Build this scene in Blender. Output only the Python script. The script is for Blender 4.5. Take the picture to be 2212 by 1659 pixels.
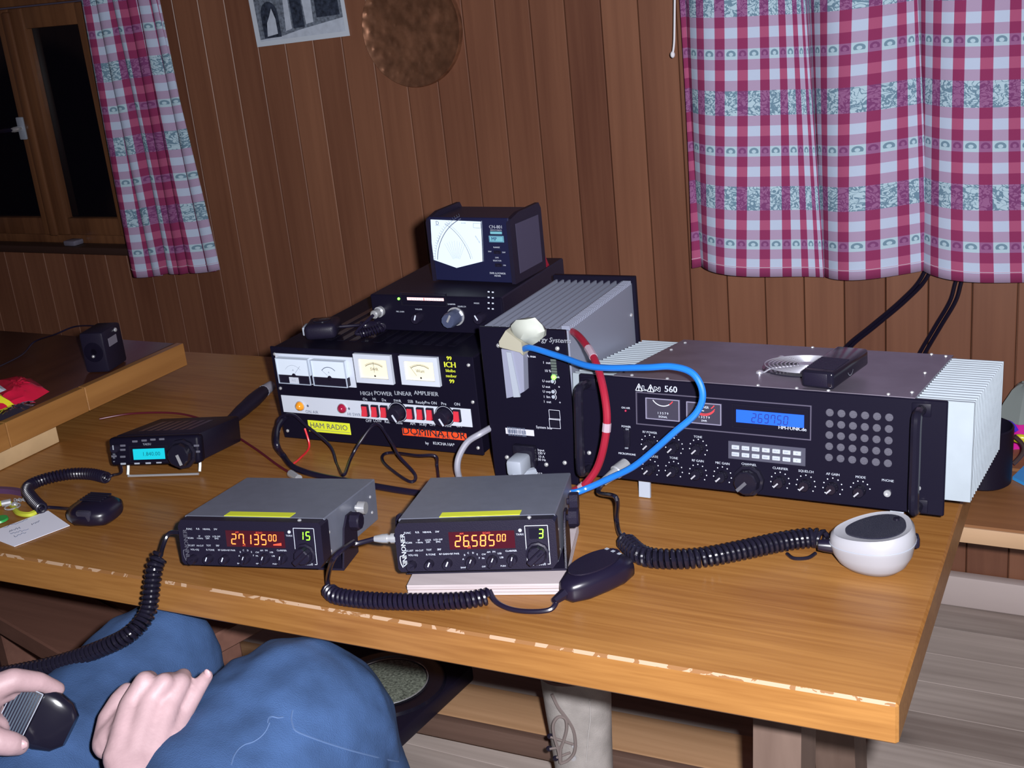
import bpy, bmesh, math, random
from mathutils import Vector as V, Matrix
for o in list(bpy.data.objects): bpy.data.objects.remove(o)
S = bpy.context.scene; COL = S.collection
PI = math.pi; rad = math.radians
random.seed(7)
# ---------------------------------------------------------------- camera, world, flash, exposure
F = 2678.0; YAW, PIT, ROL = rad(-29.76), rad(18.97), rad(-5.966)
CAM = V((0, 0, 1.45))
FW = V((math.sin(YAW)*math.cos(PIT), math.cos(YAW)*math.cos(PIT), -math.sin(PIT)))
_r0 = V((math.cos(YAW), -math.sin(YAW), 0)); _u0 = _r0.cross(FW)
RT = math.cos(ROL)*_r0 + math.sin(ROL)*_u0; UP = -math.sin(ROL)*_r0 + math.cos(ROL)*_u0
ROT = Matrix((RT, UP, -FW)).transposed().to_4x4()
cam = bpy.data.cameras.new('camera'); cam.sensor_width = 36; cam.lens = F*36/2212; cam.clip_start = .02
co = bpy.data.objects.new('camera', cam); COL.objects.link(co); co.matrix_world = Matrix.Translation(CAM) @ ROT
S.camera = co
S.view_settings.view_transform = 'Standard'; S.view_settings.look = 'None'
S.view_settings.gamma = 1; S.view_settings.use_curve_mapping = False
S.view_settings.exposure = 0.0
wd = bpy.data.worlds.new('night'); S.world = wd; wd.use_nodes = True
bg = wd.node_tree.nodes['Background']; bg.inputs[0].default_value = (.75, .62, 1, 1); bg.inputs[1].default_value = .028
fl = bpy.data.lights.new('camera_flash', 'AREA'); fl.shape = 'DISK'; fl.size = .035; fl.energy = 43; fl.spread = rad(145); fl.color = (.95, .95, 1)
fo = bpy.data.objects.new('camera_flash', fl); COL.objects.link(fo)
fo.matrix_world = Matrix.Translation(CAM + RT*.06 + UP*.035) @ ROT @ Matrix.Rotation(rad(-4), 4, 'Y')   # a small flash, pointing a little right
# ---------------------------------------------------------------- helpers: pixels (2212x1659) to points in the room
def ray(x, y): return FW + RT*((x-1106)/F) - UP*((y-829.5)/F)
def PZ(x, y, z): d = ray(x, y); return CAM + d*((z-CAM.z)/d.z)
def PY(x, y, Y): d = ray(x, y); return CAM + d*((Y-CAM.y)/d.y)
def PD(x, y, D): d = ray(x, y).normalized(); return CAM + d*D
# ---------------------------------------------------------------- materials
def newmat(name):
    m = bpy.data.materials.new(name); m.use_nodes = True
    return m, m.node_tree, m.node_tree.nodes['Principled BSDF']
def mat(name, col, rough=.5, metal=0, emit=None, es=0, coat=0, var=0, vs=40, bump=0, bs=200, spec=None, vstretch=(1,1,1)):
    m, nt, b = newmat(name)
    b.inputs['Base Color'].default_value = (*col, 1); b.inputs['Roughness'].default_value = rough; b.inputs['Metallic'].default_value = metal
    b.inputs['Coat Weight'].default_value = coat
    if spec is not None: b.inputs['Specular IOR Level'].default_value = spec
    if emit: b.inputs['Emission Color'].default_value = (*emit, 1); b.inputs['Emission Strength'].default_value = es
    if var or bump:
        tc = nt.nodes.new('ShaderNodeTexCoord'); mp = nt.nodes.new('ShaderNodeMapping'); mp.inputs['Scale'].default_value = vstretch
        nt.links.new(tc.outputs['Object'], mp.inputs[0])
        if var:
            n = nt.nodes.new('ShaderNodeTexNoise'); n.inputs['Scale'].default_value = vs; n.inputs['Detail'].default_value = 5
            nt.links.new(mp.outputs[0], n.inputs['Vector'])
            r = nt.nodes.new('ShaderNodeValToRGB'); r.color_ramp.elements[0].position = .3; r.color_ramp.elements[1].position = .7
            r.color_ramp.elements[0].color = (*[c*(1-var) for c in col], 1); r.color_ramp.elements[1].color = (*[min(1, c*(1+var)) for c in col], 1)
            nt.links.new(n.outputs[0], r.inputs[0]); nt.links.new(r.outputs[0], b.inputs['Base Color'])
        if bump:
            n2 = nt.nodes.new('ShaderNodeTexNoise'); n2.inputs['Scale'].default_value = bs; n2.inputs['Detail'].default_value = 3
            nt.links.new(mp.outputs[0], n2.inputs['Vector'])
            bp = nt.nodes.new('ShaderNodeBump'); bp.inputs['Strength'].default_value = bump; bp.inputs['Distance'].default_value = .002
            nt.links.new(n2.outputs[0], bp.inputs['Height']); nt.links.new(bp.outputs[0], b.inputs['Normal'])
    return m
class NT:   # tiny maths helper on a node tree
    def __init__(s, nt): s.nt = nt
    def m(s, op, a, b=None, c=None):
        n = s.nt.nodes.new('ShaderNodeMath'); n.operation = op
        for i, v in enumerate((a, b, c)):
            if v is None: continue
            if isinstance(v, (int, float)): n.inputs[i].default_value = v
            else: s.nt.links.new(v, n.inputs[i])
        return n.outputs[0]
    def mix(s, f, a, b):
        n = s.nt.nodes.new('ShaderNodeMix'); n.data_type = 'RGBA'
        for i, v in ((0, f), (6, a), (7, b)):
            if isinstance(v, (int, float)): n.inputs[i].default_value = v
            elif isinstance(v, tuple): n.inputs[i].default_value = (*v, 1)
            else: s.nt.links.new(v, n.inputs[i])
        return n.outputs[2]
def wood(name, dark, light, axis, rough=.35, fine=90, wide=6, rnd=.35, knots=0, coat=.0, bump=.08, fgain=.5):
    """planks seen in world space, grain along axis (0 x, 1 y, 2 z); every board its own tone"""
    m, nt, b = newmat(name); N = NT(nt); L = nt.links
    g = nt.nodes.new('ShaderNodeNewGeometry'); oi = nt.nodes.new('ShaderNodeObjectInfo')
    ofs = nt.nodes.new('ShaderNodeVectorMath'); ofs.operation = 'ADD'; L.new(g.outputs['Position'], ofs.inputs[0])
    cb = nt.nodes.new('ShaderNodeCombineXYZ'); r9 = N.m('MULTIPLY', oi.outputs['Random'], 9.7)
    for i in range(3): L.new(r9, cb.inputs[i])
    L.new(cb.outputs[0], ofs.inputs[1])
    def noise(sc, stretch, det, dist=0):
        mp = nt.nodes.new('ShaderNodeMapping'); v = [1, 1, 1]; v[axis] = stretch; mp.inputs['Scale'].default_value = v
        L.new(ofs.outputs[0], mp.inputs[0]); n = nt.nodes.new('ShaderNodeTexNoise'); n.inputs['Scale'].default_value = sc
        n.inputs['Detail'].default_value = det; n.inputs['Distortion'].default_value = dist; L.new(mp.outputs[0], n.inputs['Vector']); return n.outputs[0]
    a = noise(fine, .035, 4, .3); w = noise(wide, .22, 3, .4)
    f = N.m('ADD', N.m('MULTIPLY', N.m('SUBTRACT', a, .5), fgain*2), N.m('MULTIPLY', N.m('SUBTRACT', w, .5), 1.1))
    f = N.m('ADD', f, N.m('MULTIPLY', N.m('SUBTRACT', oi.outputs['Random'], .5), rnd*2))
    f = N.m('ADD', f, .5); 
    n = nt.nodes.new('ShaderNodeClamp'); L.new(f, n.inputs[0])
    c = N.mix(n.outputs[0], dark, light)
    if knots:
        mp = nt.nodes.new('ShaderNodeMapping'); v = [1, 1, 1]; v[axis] = .45; mp.inputs['Scale'].default_value = v; L.new(ofs.outputs[0], mp.inputs[0])
        vo = nt.nodes.new('ShaderNodeTexVoronoi'); vo.inputs['Scale'].default_value = knots; vo.voronoi_dimensions = '2D' if name == 'floor_planks' else '3D'; L.new(mp.outputs[0], vo.inputs['Vector'])
        k = N.m('SMOOTH_MIN', N.m('MULTIPLY', vo.outputs['Distance'], 6.5), 1, .3)
        c = N.mix(k, tuple(x*.22 for x in dark), c)
    L.new(c, b.inputs['Base Color']); b.inputs['Roughness'].default_value = rough; b.inputs['Coat Weight'].default_value = coat; b.inputs['Coat Roughness'].default_value = .25
    bp = nt.nodes.new('ShaderNodeBump'); bp.inputs['Strength'].default_value = bump; bp.inputs['Distance'].default_value = .002
    L.new(a, bp.inputs['Height']); L.new(bp.outputs[0], b.inputs['Normal'])
    return m
def gingham(name):
    m, nt, b = newmat(name); N = NT(nt); L = nt.links
    uv = nt.nodes.new('ShaderNodeUVMap'); sp = nt.nodes.new('ShaderNodeSeparateXYZ'); L.new(uv.outputs[0], sp.inputs[0])
    u, v = sp.outputs[0], sp.outputs[1]; P, R = .0335, .194
    fu = N.m('FRACT', N.m('DIVIDE', u, P)); redc = N.m('LESS_THAN', fu, .45)
    q = N.m('FRACT', N.m('DIVIDE', v, R)); flower = N.m('LESS_THAN', q, .255)
    w = N.m('DIVIDE', N.m('SUBTRACT', q, .255), .1064); idx = N.m('FLOOR', w); k = N.m('ABSOLUTE', N.m('SUBTRACT', idx, 3)); fw = N.m('FRACT', w)
    heart = N.m('MULTIPLY', N.m('LESS_THAN', k, .5), N.m('GREATER_THAN', idx, -.5)); light = N.m('COMPARE', k, 2, .1)
    red = N.mix(light, (.25, .033, .105), (.38, .085, .175)); red = N.mix(N.m('MAXIMUM', flower, heart), red, (.29, .115, .25))
    wh = N.mix(light, (.40, .30, .44), (.47, .55, .70)); wh = N.mix(N.m('MAXIMUM', flower, heart), wh, (.43, .58, .66))
    base = N.mix(redc, wh, red)
    def scroll(sc, wd, seed):
        mp = nt.nodes.new('ShaderNodeMapping'); mp.inputs['Location'].default_value = (seed, seed*2, 0); L.new(uv.outputs[0], mp.inputs[0])
        n = nt.nodes.new('ShaderNodeTexNoise'); n.inputs['Scale'].default_value = sc; n.inputs['Detail'].default_value = 1.2; n.inputs['Distortion'].default_value = 1.2
        L.new(mp.outputs[0], n.inputs['Vector']); return N.m('LESS_THAN', N.m('ABSOLUTE', N.m('SUBTRACT', n.outputs[0], .5)), wd)
    vine = N.m('MULTIPLY', flower, N.m('MAXIMUM', scroll(62, .042, 0), scroll(85, .03, 5)))
    ink = N.mix(redc, (.10, .19, .27), (.17, .04, .14))
    base = N.mix(N.m('MULTIPLY', vine, .85), base, ink)
    # the little tree in every white cell of the heart row
    cu = N.m('ABSOLUTE', N.m('SUBTRACT', N.m('DIVIDE', N.m('SUBTRACT', fu, .45), .55), .5)); cr = N.m('ABSOLUTE', N.m('SUBTRACT', N.m('DIVIDE', fu, .45), .5))
    cc = N.mix(redc, (0, 0, 0), (1, 1, 1)); cx = N.m('ADD', N.m('MULTIPLY', cu, N.m('SUBTRACT', 1, redc)), N.m('MULTIPLY', cr, redc))
    dv = N.m('SUBTRACT', fw, .5); rr = N.m('SQRT', N.m('ADD', N.m('MULTIPLY', cx, cx), N.m('MULTIPLY', dv, dv)))
    ring = N.m('LESS_THAN', N.m('ABSOLUTE', N.m('SUBTRACT', rr, .27)), .10)
    tree = N.m('MULTIPLY', heart, N.m('MULTIPLY', ring, N.m('LESS_THAN', dv, .18)))
    base = N.mix(N.m('MULTIPLY', tree, .8), base, ink)
    L.new(base, b.inputs['Base Color']); b.inputs['Roughness'].default_value = .9; b.inputs['Specular IOR Level'].default_value = .15
    wv = nt.nodes.new('ShaderNodeTexNoise'); wv.inputs['Scale'].default_value = 900; L.new(uv.outputs[0], wv.inputs['Vector'])
    bp = nt.nodes.new('ShaderNodeBump'); bp.inputs['Strength'].default_value = .15; bp.inputs['Distance'].default_value = .0005; L.new(wv.outputs[0], bp.inputs['Height']); L.new(bp.outputs[0], b.inputs['Normal'])
    return m
BLK = mat('black_paint', (.0055, .0045, .012), .42, spec=.09); BLK2 = mat('black_plastic', (.010, .008, .019), .42, bump=.15, bs=900, spec=.22)
BLKG = mat('black_gloss', (.009, .008, .016), .16); RUB = mat('black_rubber', (.008, .006, .017), .30)
WHT = mat('white_print', (.50, .54, .62), .6); WHP = mat('white_plastic', (.31, .31, .34), .35)
CHR = mat('chrome', (.62, .63, .66), .24, .65); ALU = mat('aluminium', (.30, .345, .385), .5, .3, var=.05, vs=30)
ALG = mat('grey_aluminium', (.25, .27, .35), .5, .35); GRY = mat('grey_plastic', (.29, .32, .38), .5)
STE = mat('dark_steel_sheet', (.20, .175, .225), .40, .55, var=.12, vs=25)
BODY = mat('grey_blue_paint', (.115, .125, .165), .5, var=.06, vs=60, bump=.1, bs=1200)
YEL = mat('yellow_sticker', (.62, .68, .03), .5); REDS = mat('red_sticker', (.80, .06, .012), .5); BLKP = mat('black_print', (.02, .02, .03), .6)
ORA = mat('orange_led', (.9, .2, .05), .5, emit=(1, .17, .02), es=2.2); GRE = mat('green_led', (.2, .8, .05), .5, emit=(.22, 1, .0), es=1.7)
DRED = mat('dark_red_window', (.045, .006, .012), .15); ORD = mat('dim_orange_led', (.5, .06, .03), .5, emit=(.8, .06, .02), es=.5)
LCDB = mat('blue_lcd', (.008, .04, .25), .3, emit=(.02, .15, 1), es=.85); LCDC = mat('cyan_lcd', (.01, .2, .25), .3, emit=(.0, .55, .66), es=.75)
LCDK = mat('lcd_ink', (.01, .02, .16), .4); LCDK2 = mat('lcd_ink_teal', (.0, .12, .16), .4)
MWHT = mat('meter_backlight', (.35, .4, .45), .4, emit=(.70, .84, 1), es=.62); MCRM = mat('meter_cream', (.8, .72, .5), .5, emit=(1, .86, .55), es=.18)
MDRK = mat('meter_dark_face', (.035, .032, .05), .25); INK = mat('grey_ink', (.10, .12, .18), .6); REDI = mat('red_ink', (.6, .03, .04), .5)
ROCK = mat('red_rocker', (.55, .03, .05), .3); LRED = mat('red_lens', (.30, .01, .04), .12); LAMB = mat('amber_lens', (.75, .28, .02), .12)
BLUC = mat('blue_cable_sheath', (.012, .135, .48), .30); REDC = mat('red_cable_sheath', (.24, .010, .026), .32); GRYC = mat('grey_cable_sheath', (.25, .25, .30), .4)
TAPE = mat('clear_tape', (.34, .26, .31), .25, coat=.4); PAPER = mat('note_paper', (.72, .72, .82), .8); MASK = mat('masking_tape', (.30, .285, .22), .7)
SKIN = mat('skin', (.40, .265, .28), .55, var=.09, vs=35, bump=.12, bs=260); NAIL = mat('fingernail', (.50, .33, .35), .3)
DENIM = mat('denim', (.036, .075, .175), .9, var=.3, vs=14, bump=.5, bs=700, spec=.2); SEAM = mat('denim_seam_thread', (.065, .12, .25), .8)
KNIT = mat('dark_sweater', (.06, .03, .04), .9, bump=.3, bs=400); HAIRM = mat('brown_hair', (.05, .03, .02), .6)
WALLW = wood('wall_boards', (.118, .042, .024), (.275, .120, .066), 2, .42, fine=60, wide=4, rnd=.2, fgain=.3)
FRAMEW = wood('window_frame_wood', (.06, .021, .010), (.20, .085, .036), 2, .42, fine=60, rnd=.2, knots=7)
TABW = wood('table_pine', (.172, .060, .011), (.345, .160, .043), 0, .40, fine=170, wide=7, rnd=.0, coat=.06, fgain=.6)
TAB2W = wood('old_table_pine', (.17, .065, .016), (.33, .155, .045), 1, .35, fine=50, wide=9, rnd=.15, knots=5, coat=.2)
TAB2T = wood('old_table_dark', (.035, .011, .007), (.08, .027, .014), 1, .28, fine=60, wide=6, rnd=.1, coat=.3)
FLOORW = wood('floor_planks', (.27, .215, .19), (.62, .53, .48), 0, .6, fine=55, wide=6, rnd=.34, knots=3.4)
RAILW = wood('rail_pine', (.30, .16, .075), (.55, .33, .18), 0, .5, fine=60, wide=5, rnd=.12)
BENCHW = wood('bench_pine', (.16, .06, .02), (.34, .15, .055), 0, .45, fine=60, wide=6, rnd=.2, knots=4)
PLY = wood('pale_plywood', (.34, .285, .295), (.43, .375, .385), 0, .7, fine=60, rnd=.1); PLYD = mat('plywood_glue_line', (.20, .14, .13), .8)
COPPER = mat('hammered_copper', (.27, .125, .07), .36, .6, var=.35, vs=30)
CLOTH = gingham('gingham_cloth'); CORDW = mat('white_cord', (.8, .78, .82), .8)
LEATH = mat('suede_leather', (.34, .31, .29), .9, var=.2, vs=25, bump=.3, bs=500); LACE = mat('boot_lace', (.20, .16, .15), .9); SOLE = mat('boot_sole', (.03, .025, .025), .8)
STONEP = mat('photo_stone_grey', (.16, .19, .24), .4, var=.55, vs=120); PHOTOL = mat('photo_light_grey', (.52, .58, .68), .35, var=.1, vs=60); PHOTOD = mat('photo_dark_grey', (.035, .045, .07), .35, var=.6, vs=90)
GLASSN = mat('night_window_glass', (.003, .003, .006), .06); SPK = mat('speckled_grille', (.16, .18, .14), .8, var=.7, vs=220, bump=.6, bs=300)
SNR = mat('red_foil', (.62, .012, .05), .28, coat=.3); SNY = mat('yellow_foil', (.60, .55, .02), .3); SNS = mat('silver_foil', (.8, .8, .84), .12, 1); PINK = mat('pink_plastic', (.62, .01, .30), .35); BLUS = mat('blue_plastic', (.04, .33, .80), .4)
GREENF = mat('green_fob', (.02, .30, .06), .4); STRAP = mat('yellow_green_strap', (.45, .48, .03), .7); CYANL = mat('cyan_label', (.14, .36, .42), .5)
GRN = mat('green_lamp', (.2, .9, .1), .3, emit=(.15, 1, .05), es=3); DIAL = mat('pink_dial_light', (.8, .5, .5), .5, emit=(1, .55, .55), es=.7)
# ---------------------------------------------------------------- mesh builder
class G:
    def __init__(s): s.bm = bmesh.new()
    def box(s, x0, x1, y0, y1, z0, z1, bev=0, seg=2, mtx=None):
        vs = [s.bm.verts.new((x, y, z)) for z in (z0, z1) for y in (y0, y1) for x in (x0, x1)]
        fs = [s.bm.faces.new([vs[i] for i in q]) for q in ((0, 2, 3, 1), (4, 5, 7, 6), (0, 1, 5, 4), (2, 6, 7, 3), (0, 4, 6, 2), (1, 3, 7, 5))]
        g = list(vs)
        if bev:
            es = list({e for f in fs for e in f.edges}); r = bmesh.ops.bevel(s.bm, geom=es, offset=bev, segments=seg, profile=.5, affect='EDGES')
            g = list({v for f in r['faces'] for v in f.verts} | {v for v in vs if v.is_valid})
        if mtx: 
            for v in g: v.co = mtx @ v.co
        return s
    def lathe(s, prof, base, axis, n=20, cap=True, flute=0):
        """prof: [(dist along axis, radius)]"""
        ax = V(axis).normalized(); t = ax.orthogonal().normalized(); w = ax.cross(t); base = V(base); rings = []
        for d, r in prof:
            rings.append([s.bm.verts.new(base + ax*d + (t*math.cos(2*PI*i/n)+w*math.sin(2*PI*i/n))*(r*(1-(flute if i % 2 else 0)))) for i in range(n)])
        for a, b in zip(rings, rings[1:]):
            for i in range(n): s.bm.faces.new((a[i], a[(i+1) % n], b[(i+1) % n], b[i]))
        if cap: s.bm.faces.new(rings[0][::-1]); s.bm.faces.new(rings[-1])
        return s
    def cyl(s, p0, p1, r, n=16, r2=None):
        p0, p1 = V(p0), V(p1); d = p1-p0; return s.lathe([(0, r), (d.length, r if r2 is None else r2)], p0, d, n)
    def tube(s, pts, r, n=8, closed=False, rz=1):
        pts = [V(p) for p in pts]; N = len(pts); rings = []; up = None
        for i, p in enumerate(pts):
            if closed: d = pts[(i+1) % N]-pts[i-1]
            else: d = pts[min(i+1, N-1)]-pts[max(i-1, 0)]
            if d.length < 1e-9: d = V((0, 0, 1))
            d.normalize()
            if up is None: up = d.orthogonal().normalized()
            up = (up - d*up.dot(d)); up = up.normalized() if up.length > 1e-6 else d.orthogonal().normalized()
            w = d.cross(up); rr = r[i] if isinstance(r, (list, tuple)) else r
            rings.append([s.bm.verts.new(p + up*(math.cos(2*PI*k/n)*rr) + w*(math.sin(2*PI*k/n)*rr)) for k in range(n)])
        pr = list(zip(rings, rings[1:])) + ([(rings[-1], rings[0])] if closed else [])
        for a, b in pr:
            for k in range(n): s.bm.faces.new((a[k], a[(k+1) % n], b[(k+1) % n], b[k]))
        if not closed: s.bm.faces.new(rings[0][::-1]); s.bm.faces.new(rings[-1])
        return s
    def prism(s, pts, fn, a, b):
        """2D polygon pts extruded between a and b; fn(u,v,t) -> xyz"""
        A = [s.bm.verts.new(fn(u, v, a)) for u, v in pts]; B = [s.bm.verts.new(fn(u, v, b)) for u, v in pts]; n = len(pts)
        s.bm.faces.new(A[::-1]); s.bm.faces.new(B)
        for i in range(n): s.bm.faces.new((A[i], A[(i+1) % n], B[(i+1) % n], B[i]))
        return s
    def ball(s, c, r, sx=1, sy=1, sz=1, sub=2, rot=None):
        m = Matrix.Translation(V(c)) @ (rot.to_4x4() if rot else Matrix()) @ Matrix.Diagonal((r*sx, r*sy, r*sz, 1))
        bmesh.ops.create_icosphere(s.bm, subdivisions=sub, radius=1, matrix=m); return s
    def cap(s, p0, p1, r0, r1, n=14):
        p0, p1 = V(p0), V(p1); d = p1-p0
        if d.length > 1e-6: s.lathe([(0, r0), (d.length, r1)], p0, d, n)
        return s.ball(p0, r0).ball(p1, r1)
    def grid(s, fn, nu, nv, uvf=None):
        vs = [[s.bm.verts.new(fn(i/nu, j/nv)) for i in range(nu+1)] for j in range(nv+1)]
        ul = s.bm.loops.layers.uv.verify() if uvf else None
        for j in range(nv):
            for i in range(nu):
                f = s.bm.faces.new((vs[j][i], vs[j+1][i], vs[j+1][i+1], vs[j][i+1]))
                if ul:
                    for l, (a, b) in zip(f.loops, ((i, j), (i, j+1), (i+1, j+1), (i+1, j))): l[ul].uv = uvf(a/nu, b/nv)
        return s
    def obj(s, name, m, parent=None, smooth=35, recalc=True):
        if recalc: bmesh.ops.recalc_face_normals(s.bm, faces=s.bm.faces[:])
        me = bpy.data.meshes.new(name); s.bm.to_mesh(me); s.bm.free()
        for x in (m if isinstance(m, (list, tuple)) else [m]): me.materials.append(x)
        if smooth:
            me.polygons.foreach_set('use_smooth', [True]*len(me.polygons)); me.set_sharp_from_angle(angle=rad(smooth))
        return link(name, me, parent)
def link(name, me, parent=None):
    o = bpy.data.objects.new(name, me); COL.objects.link(o)
    if parent: o.parent = parent
    return o
def tag(o, label=None, cat=None, group=None, kind=None):
    for k, v in (('label', label), ('category', cat), ('group', group), ('kind', kind)):
        if v: o[k] = v
    return o
def empty(name, mtx, label, cat, group=None):
    o = bpy.data.objects.new(name, None); COL.objects.link(o); o.empty_display_size = .02
    o.matrix_world = mtx if isinstance(mtx, Matrix) else Matrix.Translation(V(mtx))
    return tag(o, label, cat, group)
def spline(pts, n=10, closed=False):
    pts = [V(p) for p in pts]; out = []; N = len(pts)
    for i in range(N if closed else N-1):
        g = (lambda k: pts[k % N]) if closed else (lambda k: pts[max(0, min(N-1, k))])
        a, b, c, d = g(i-1), g(i), g(i+1), g(i+2)
        for k in range(n):
            t = k/n; out.append(.5*((2*b)+(c-a)*t+(2*a-5*b+4*c-d)*t*t+(3*b-a-3*c+d)*t**3))
    if not closed: out.append(pts[-1])
    return out
def resample(pts, step):
    out = [pts[0].copy()]; acc = 0
    for a, b in zip(pts, pts[1:]):
        L = (b-a).length; d = step-acc
        while d <= L: out.append(a.lerp(b, d/L)); d += step
        acc = (acc+L) % step if L > 0 else acc
        acc = L-(d-step)
    out.append(pts[-1]); return out
def coil(g, pts, R, r, pitch, n=7, per=11):
    """a coiled cord along pts"""
    P = resample(spline(pts, 24), pitch/per); up = V((0, 0, 1)); path = []
    for i, p in enumerate(P):
        d = (P[min(i+1, len(P)-1)]-P[max(i-1, 0)]).normalized(); up = (up-d*up.dot(d)).normalized(); w = d.cross(up); a = 2*PI*i/per
        path.append(p+up*(math.cos(a)*R)+w*(math.sin(a)*R))
    return g.tube(path, r, n)
# ---------------------------------------------------------------- lettering
class T:
    """collects flat lettering (in the x-z plane of a panel, facing -y) into one mesh"""
    def __init__(s): s.v = []; s.f = []
    def t(s, body, x, z, size, y=-.0008, rot=0, bold=0, sx=1, align='CENTER', shear=0):
        cu = bpy.data.curves.new('t', 'FONT'); cu.body = body; cu.size = size; cu.align_x = align; cu.align_y = 'CENTER'; cu.resolution_u = 2; cu.shear = shear
        ob = bpy.data.objects.new('t', cu); me = ob.to_mesh(); b = len(s.v); c, sn = math.cos(rot), math.sin(rot)
        for dx in ((0,) if bold <= 0 else (-bold*size, bold*size)):
            b = len(s.v)
            for q in me.vertices:
                u, w = q.co.x*sx+dx, q.co.y; s.v.append((x+u*c-w*sn, y, z+u*sn+w*c))
            for p in me.polygons: s.f.append([b+i for i in p.vertices])
        ob.to_mesh_clear(); bpy.data.objects.remove(ob); bpy.data.curves.remove(cu); return s
    def quad(s, pts, y=-.0008):
        b = len(s.v); s.v += [(p[0], y, p[1]) for p in pts]; s.f.append(list(range(b, b+len(pts)))); return s
    def line(s, a, b, w, y=-.0008):
        dx, dz = b[0]-a[0], b[1]-a[1]; l = math.hypot(dx, dz) or 1; nx, nz = -dz/l*w/2, dx/l*w/2
        return s.quad([(a[0]+nx, a[1]+nz), (b[0]+nx, b[1]+nz), (b[0]-nx, b[1]-nz), (a[0]-nx, a[1]-nz)], y)
    def path(s, pts, w, y=-.0008, closed=False):
        for a, b in zip(pts, pts[1:]+([pts[0]] if closed else [])): s.line(a, b, w, y)
        return s
    def arc(s, cx, cz, r, a0, a1, w, y=-.0008, n=14, rz=None):
        rz = rz or r
        return s.path([(cx+r*math.cos(a0+(a1-a0)*i/n), cz+rz*math.sin(a0+(a1-a0)*i/n)) for i in range(n+1)], w, y)
    def disc(s, cx, cz, r, y=-.0008, n=10): return s.quad([(cx+r*math.cos(2*PI*i/n), cz+r*math.sin(2*PI*i/n)) for i in range(n)], y)
    def seg7(s, ch, x, z, h, y=-.0008, w=None, th=.12, sl=.09):
        """seven-segment character, lower left corner x,z"""
        w = w or h*.52; on = {'0': 'abcdef', '1': 'bc', '2': 'abged', '3': 'abgcd', '4': 'fgbc', '5': 'afgcd', '6': 'afgedc', '7': 'abcf', '8': 'abcdefg', '9': 'abcdfg'}[ch]
        t = h*th; pt = {'tl': (0, h), 'tr': (w, h), 'ml': (0, h/2), 'mr': (w, h/2), 'bl': (0, 0), 'br': (w, 0)}
        sg = {'a': ('tl', 'tr'), 'b': ('tr', 'mr'), 'c': ('mr', 'br'), 'd': ('bl', 'br'), 'e': ('ml', 'bl'), 'f': ('tl', 'ml'), 'g': ('ml', 'mr')}
        for k in on:
            a, b = pt[sg[k][0]], pt[sg[k][1]]; dx, dz = b[0]-a[0], b[1]-a[1]; l = math.hypot(dx, dz); gp = .06
            a2 = (a[0]+dx*gp, a[1]+dz*gp); b2 = (b[0]-dx*gp, b[1]-dz*gp)
            s.line((x+a2[0]+a2[1]*sl, z+a2[1]), (x+b2[0]+b2[1]*sl, z+b2[1]), t, y)
        return s
    def obj(s, name, m, parent):
        me = bpy.data.meshes.new(name); me.from_pydata(s.v, [], s.f); me.materials.append(m); return link(name, me, parent)
class Dev:
    """a boxy device: root at its front bottom centre, x right, y to the back, z up"""
    def __init__(s, name, x, y, z, yaw, tilt, label, cat, group=None):
        s.m = Matrix.Translation((x, y, z)) @ Matrix.Rotation(yaw, 4, 'Z') @ Matrix.Rotation(tilt, 4, 'X'); s.i = s.m.inverted()
        s.root = empty(name, s.m, label, cat, group); s.o = s.i @ CAM
    def at(s, px, py, ax=1, val=0):
        d = s.i.to_3x3() @ ray(px, py); return s.o + d*((val-s.o[ax])/d[ax])
    def f(s, px, py, y=0): p = s.at(px, py, 1, y); return (p.x, p.z)
    def w(s, *p): return s.m @ V(p)
def frame(g, pts, y0, y1, wd):
    """a rectangular frame around pts (x0,x1,z0,z1)"""
    x0, x1, z0, z1 = pts
    g.box(x0-wd, x0, y0, y1, z0-wd, z1+wd); g.box(x1, x1+wd, y0, y1, z0-wd, z1+wd); g.box(x0, x1, y0, y1, z1, z1+wd); g.box(x0, x1, y0, y1, z0-wd, z0); return g
# ---------------------------------------------------------------- the room
WY = 2.57                                   # back wall plane
floor = tag(G().box(-4.2, 1.6, -1.2, WY+.1, -.06, -.012).obj('floor', FLOORW), kind='structure')
yy = WY-.02; k = 0
FW_ = .108; pm = {}
def plank(name, x0, x1, y0, y1, z0, z1, m, parent, bev=.002):
    key = (round(x1-x0, 4), round(y1-y0, 4), round(z1-z0, 4), m.name)
    if key not in pm:
        o = G().box(-(x1-x0)/2, (x1-x0)/2, -(y1-y0)/2, (y1-y0)/2, -(z1-z0)/2, (z1-z0)/2, bev, 1).obj(name, m, parent); pm[key] = o.data
    else: o = link(name, pm[key], parent)
    o.location = ((x0+x1)/2, (y0+y1)/2, (z0+z1)/2); return o
while yy > -1.1:
    plank('floor_plank', -4.15 + (k % 2)*.3, 1.25 + (k % 2)*.3, yy-FW_+.0008, yy, -.012, 0, FLOORW, floor, .0004); yy -= FW_; k += 1
wall = tag(G().box(-4.2, 1.6, WY+.014, WY+.09, -.02, .77).box(-2.62, 1.6, WY+.014, WY+.09, .77, 2.1).box(-4.2, -2.62, WY+.014, WY+.09, 1.52, 2.1).obj('wall_back', WALLW), kind='structure')
BW = .0866; x = -2.105-BW*24
while x < 1.4:
    top = .772 if x < -2.66 else 2.08
    plank('wall_board', x+.0012, x+BW-.0012, WY, WY+.014, .0, top, WALLW, wall, .0014)
    if top < 1 and x < -3.70: plank('wall_board', x+.0012, x+BW-.0012, WY, WY+.014, .775, 1.53, WALLW, wall, .0014)
    if top < 1: plank('wall_board', x+.0012, x+BW-.0012, WY, WY+.014, 1.53, 2.08, WALLW, wall, .0014)
    x += BW
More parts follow.
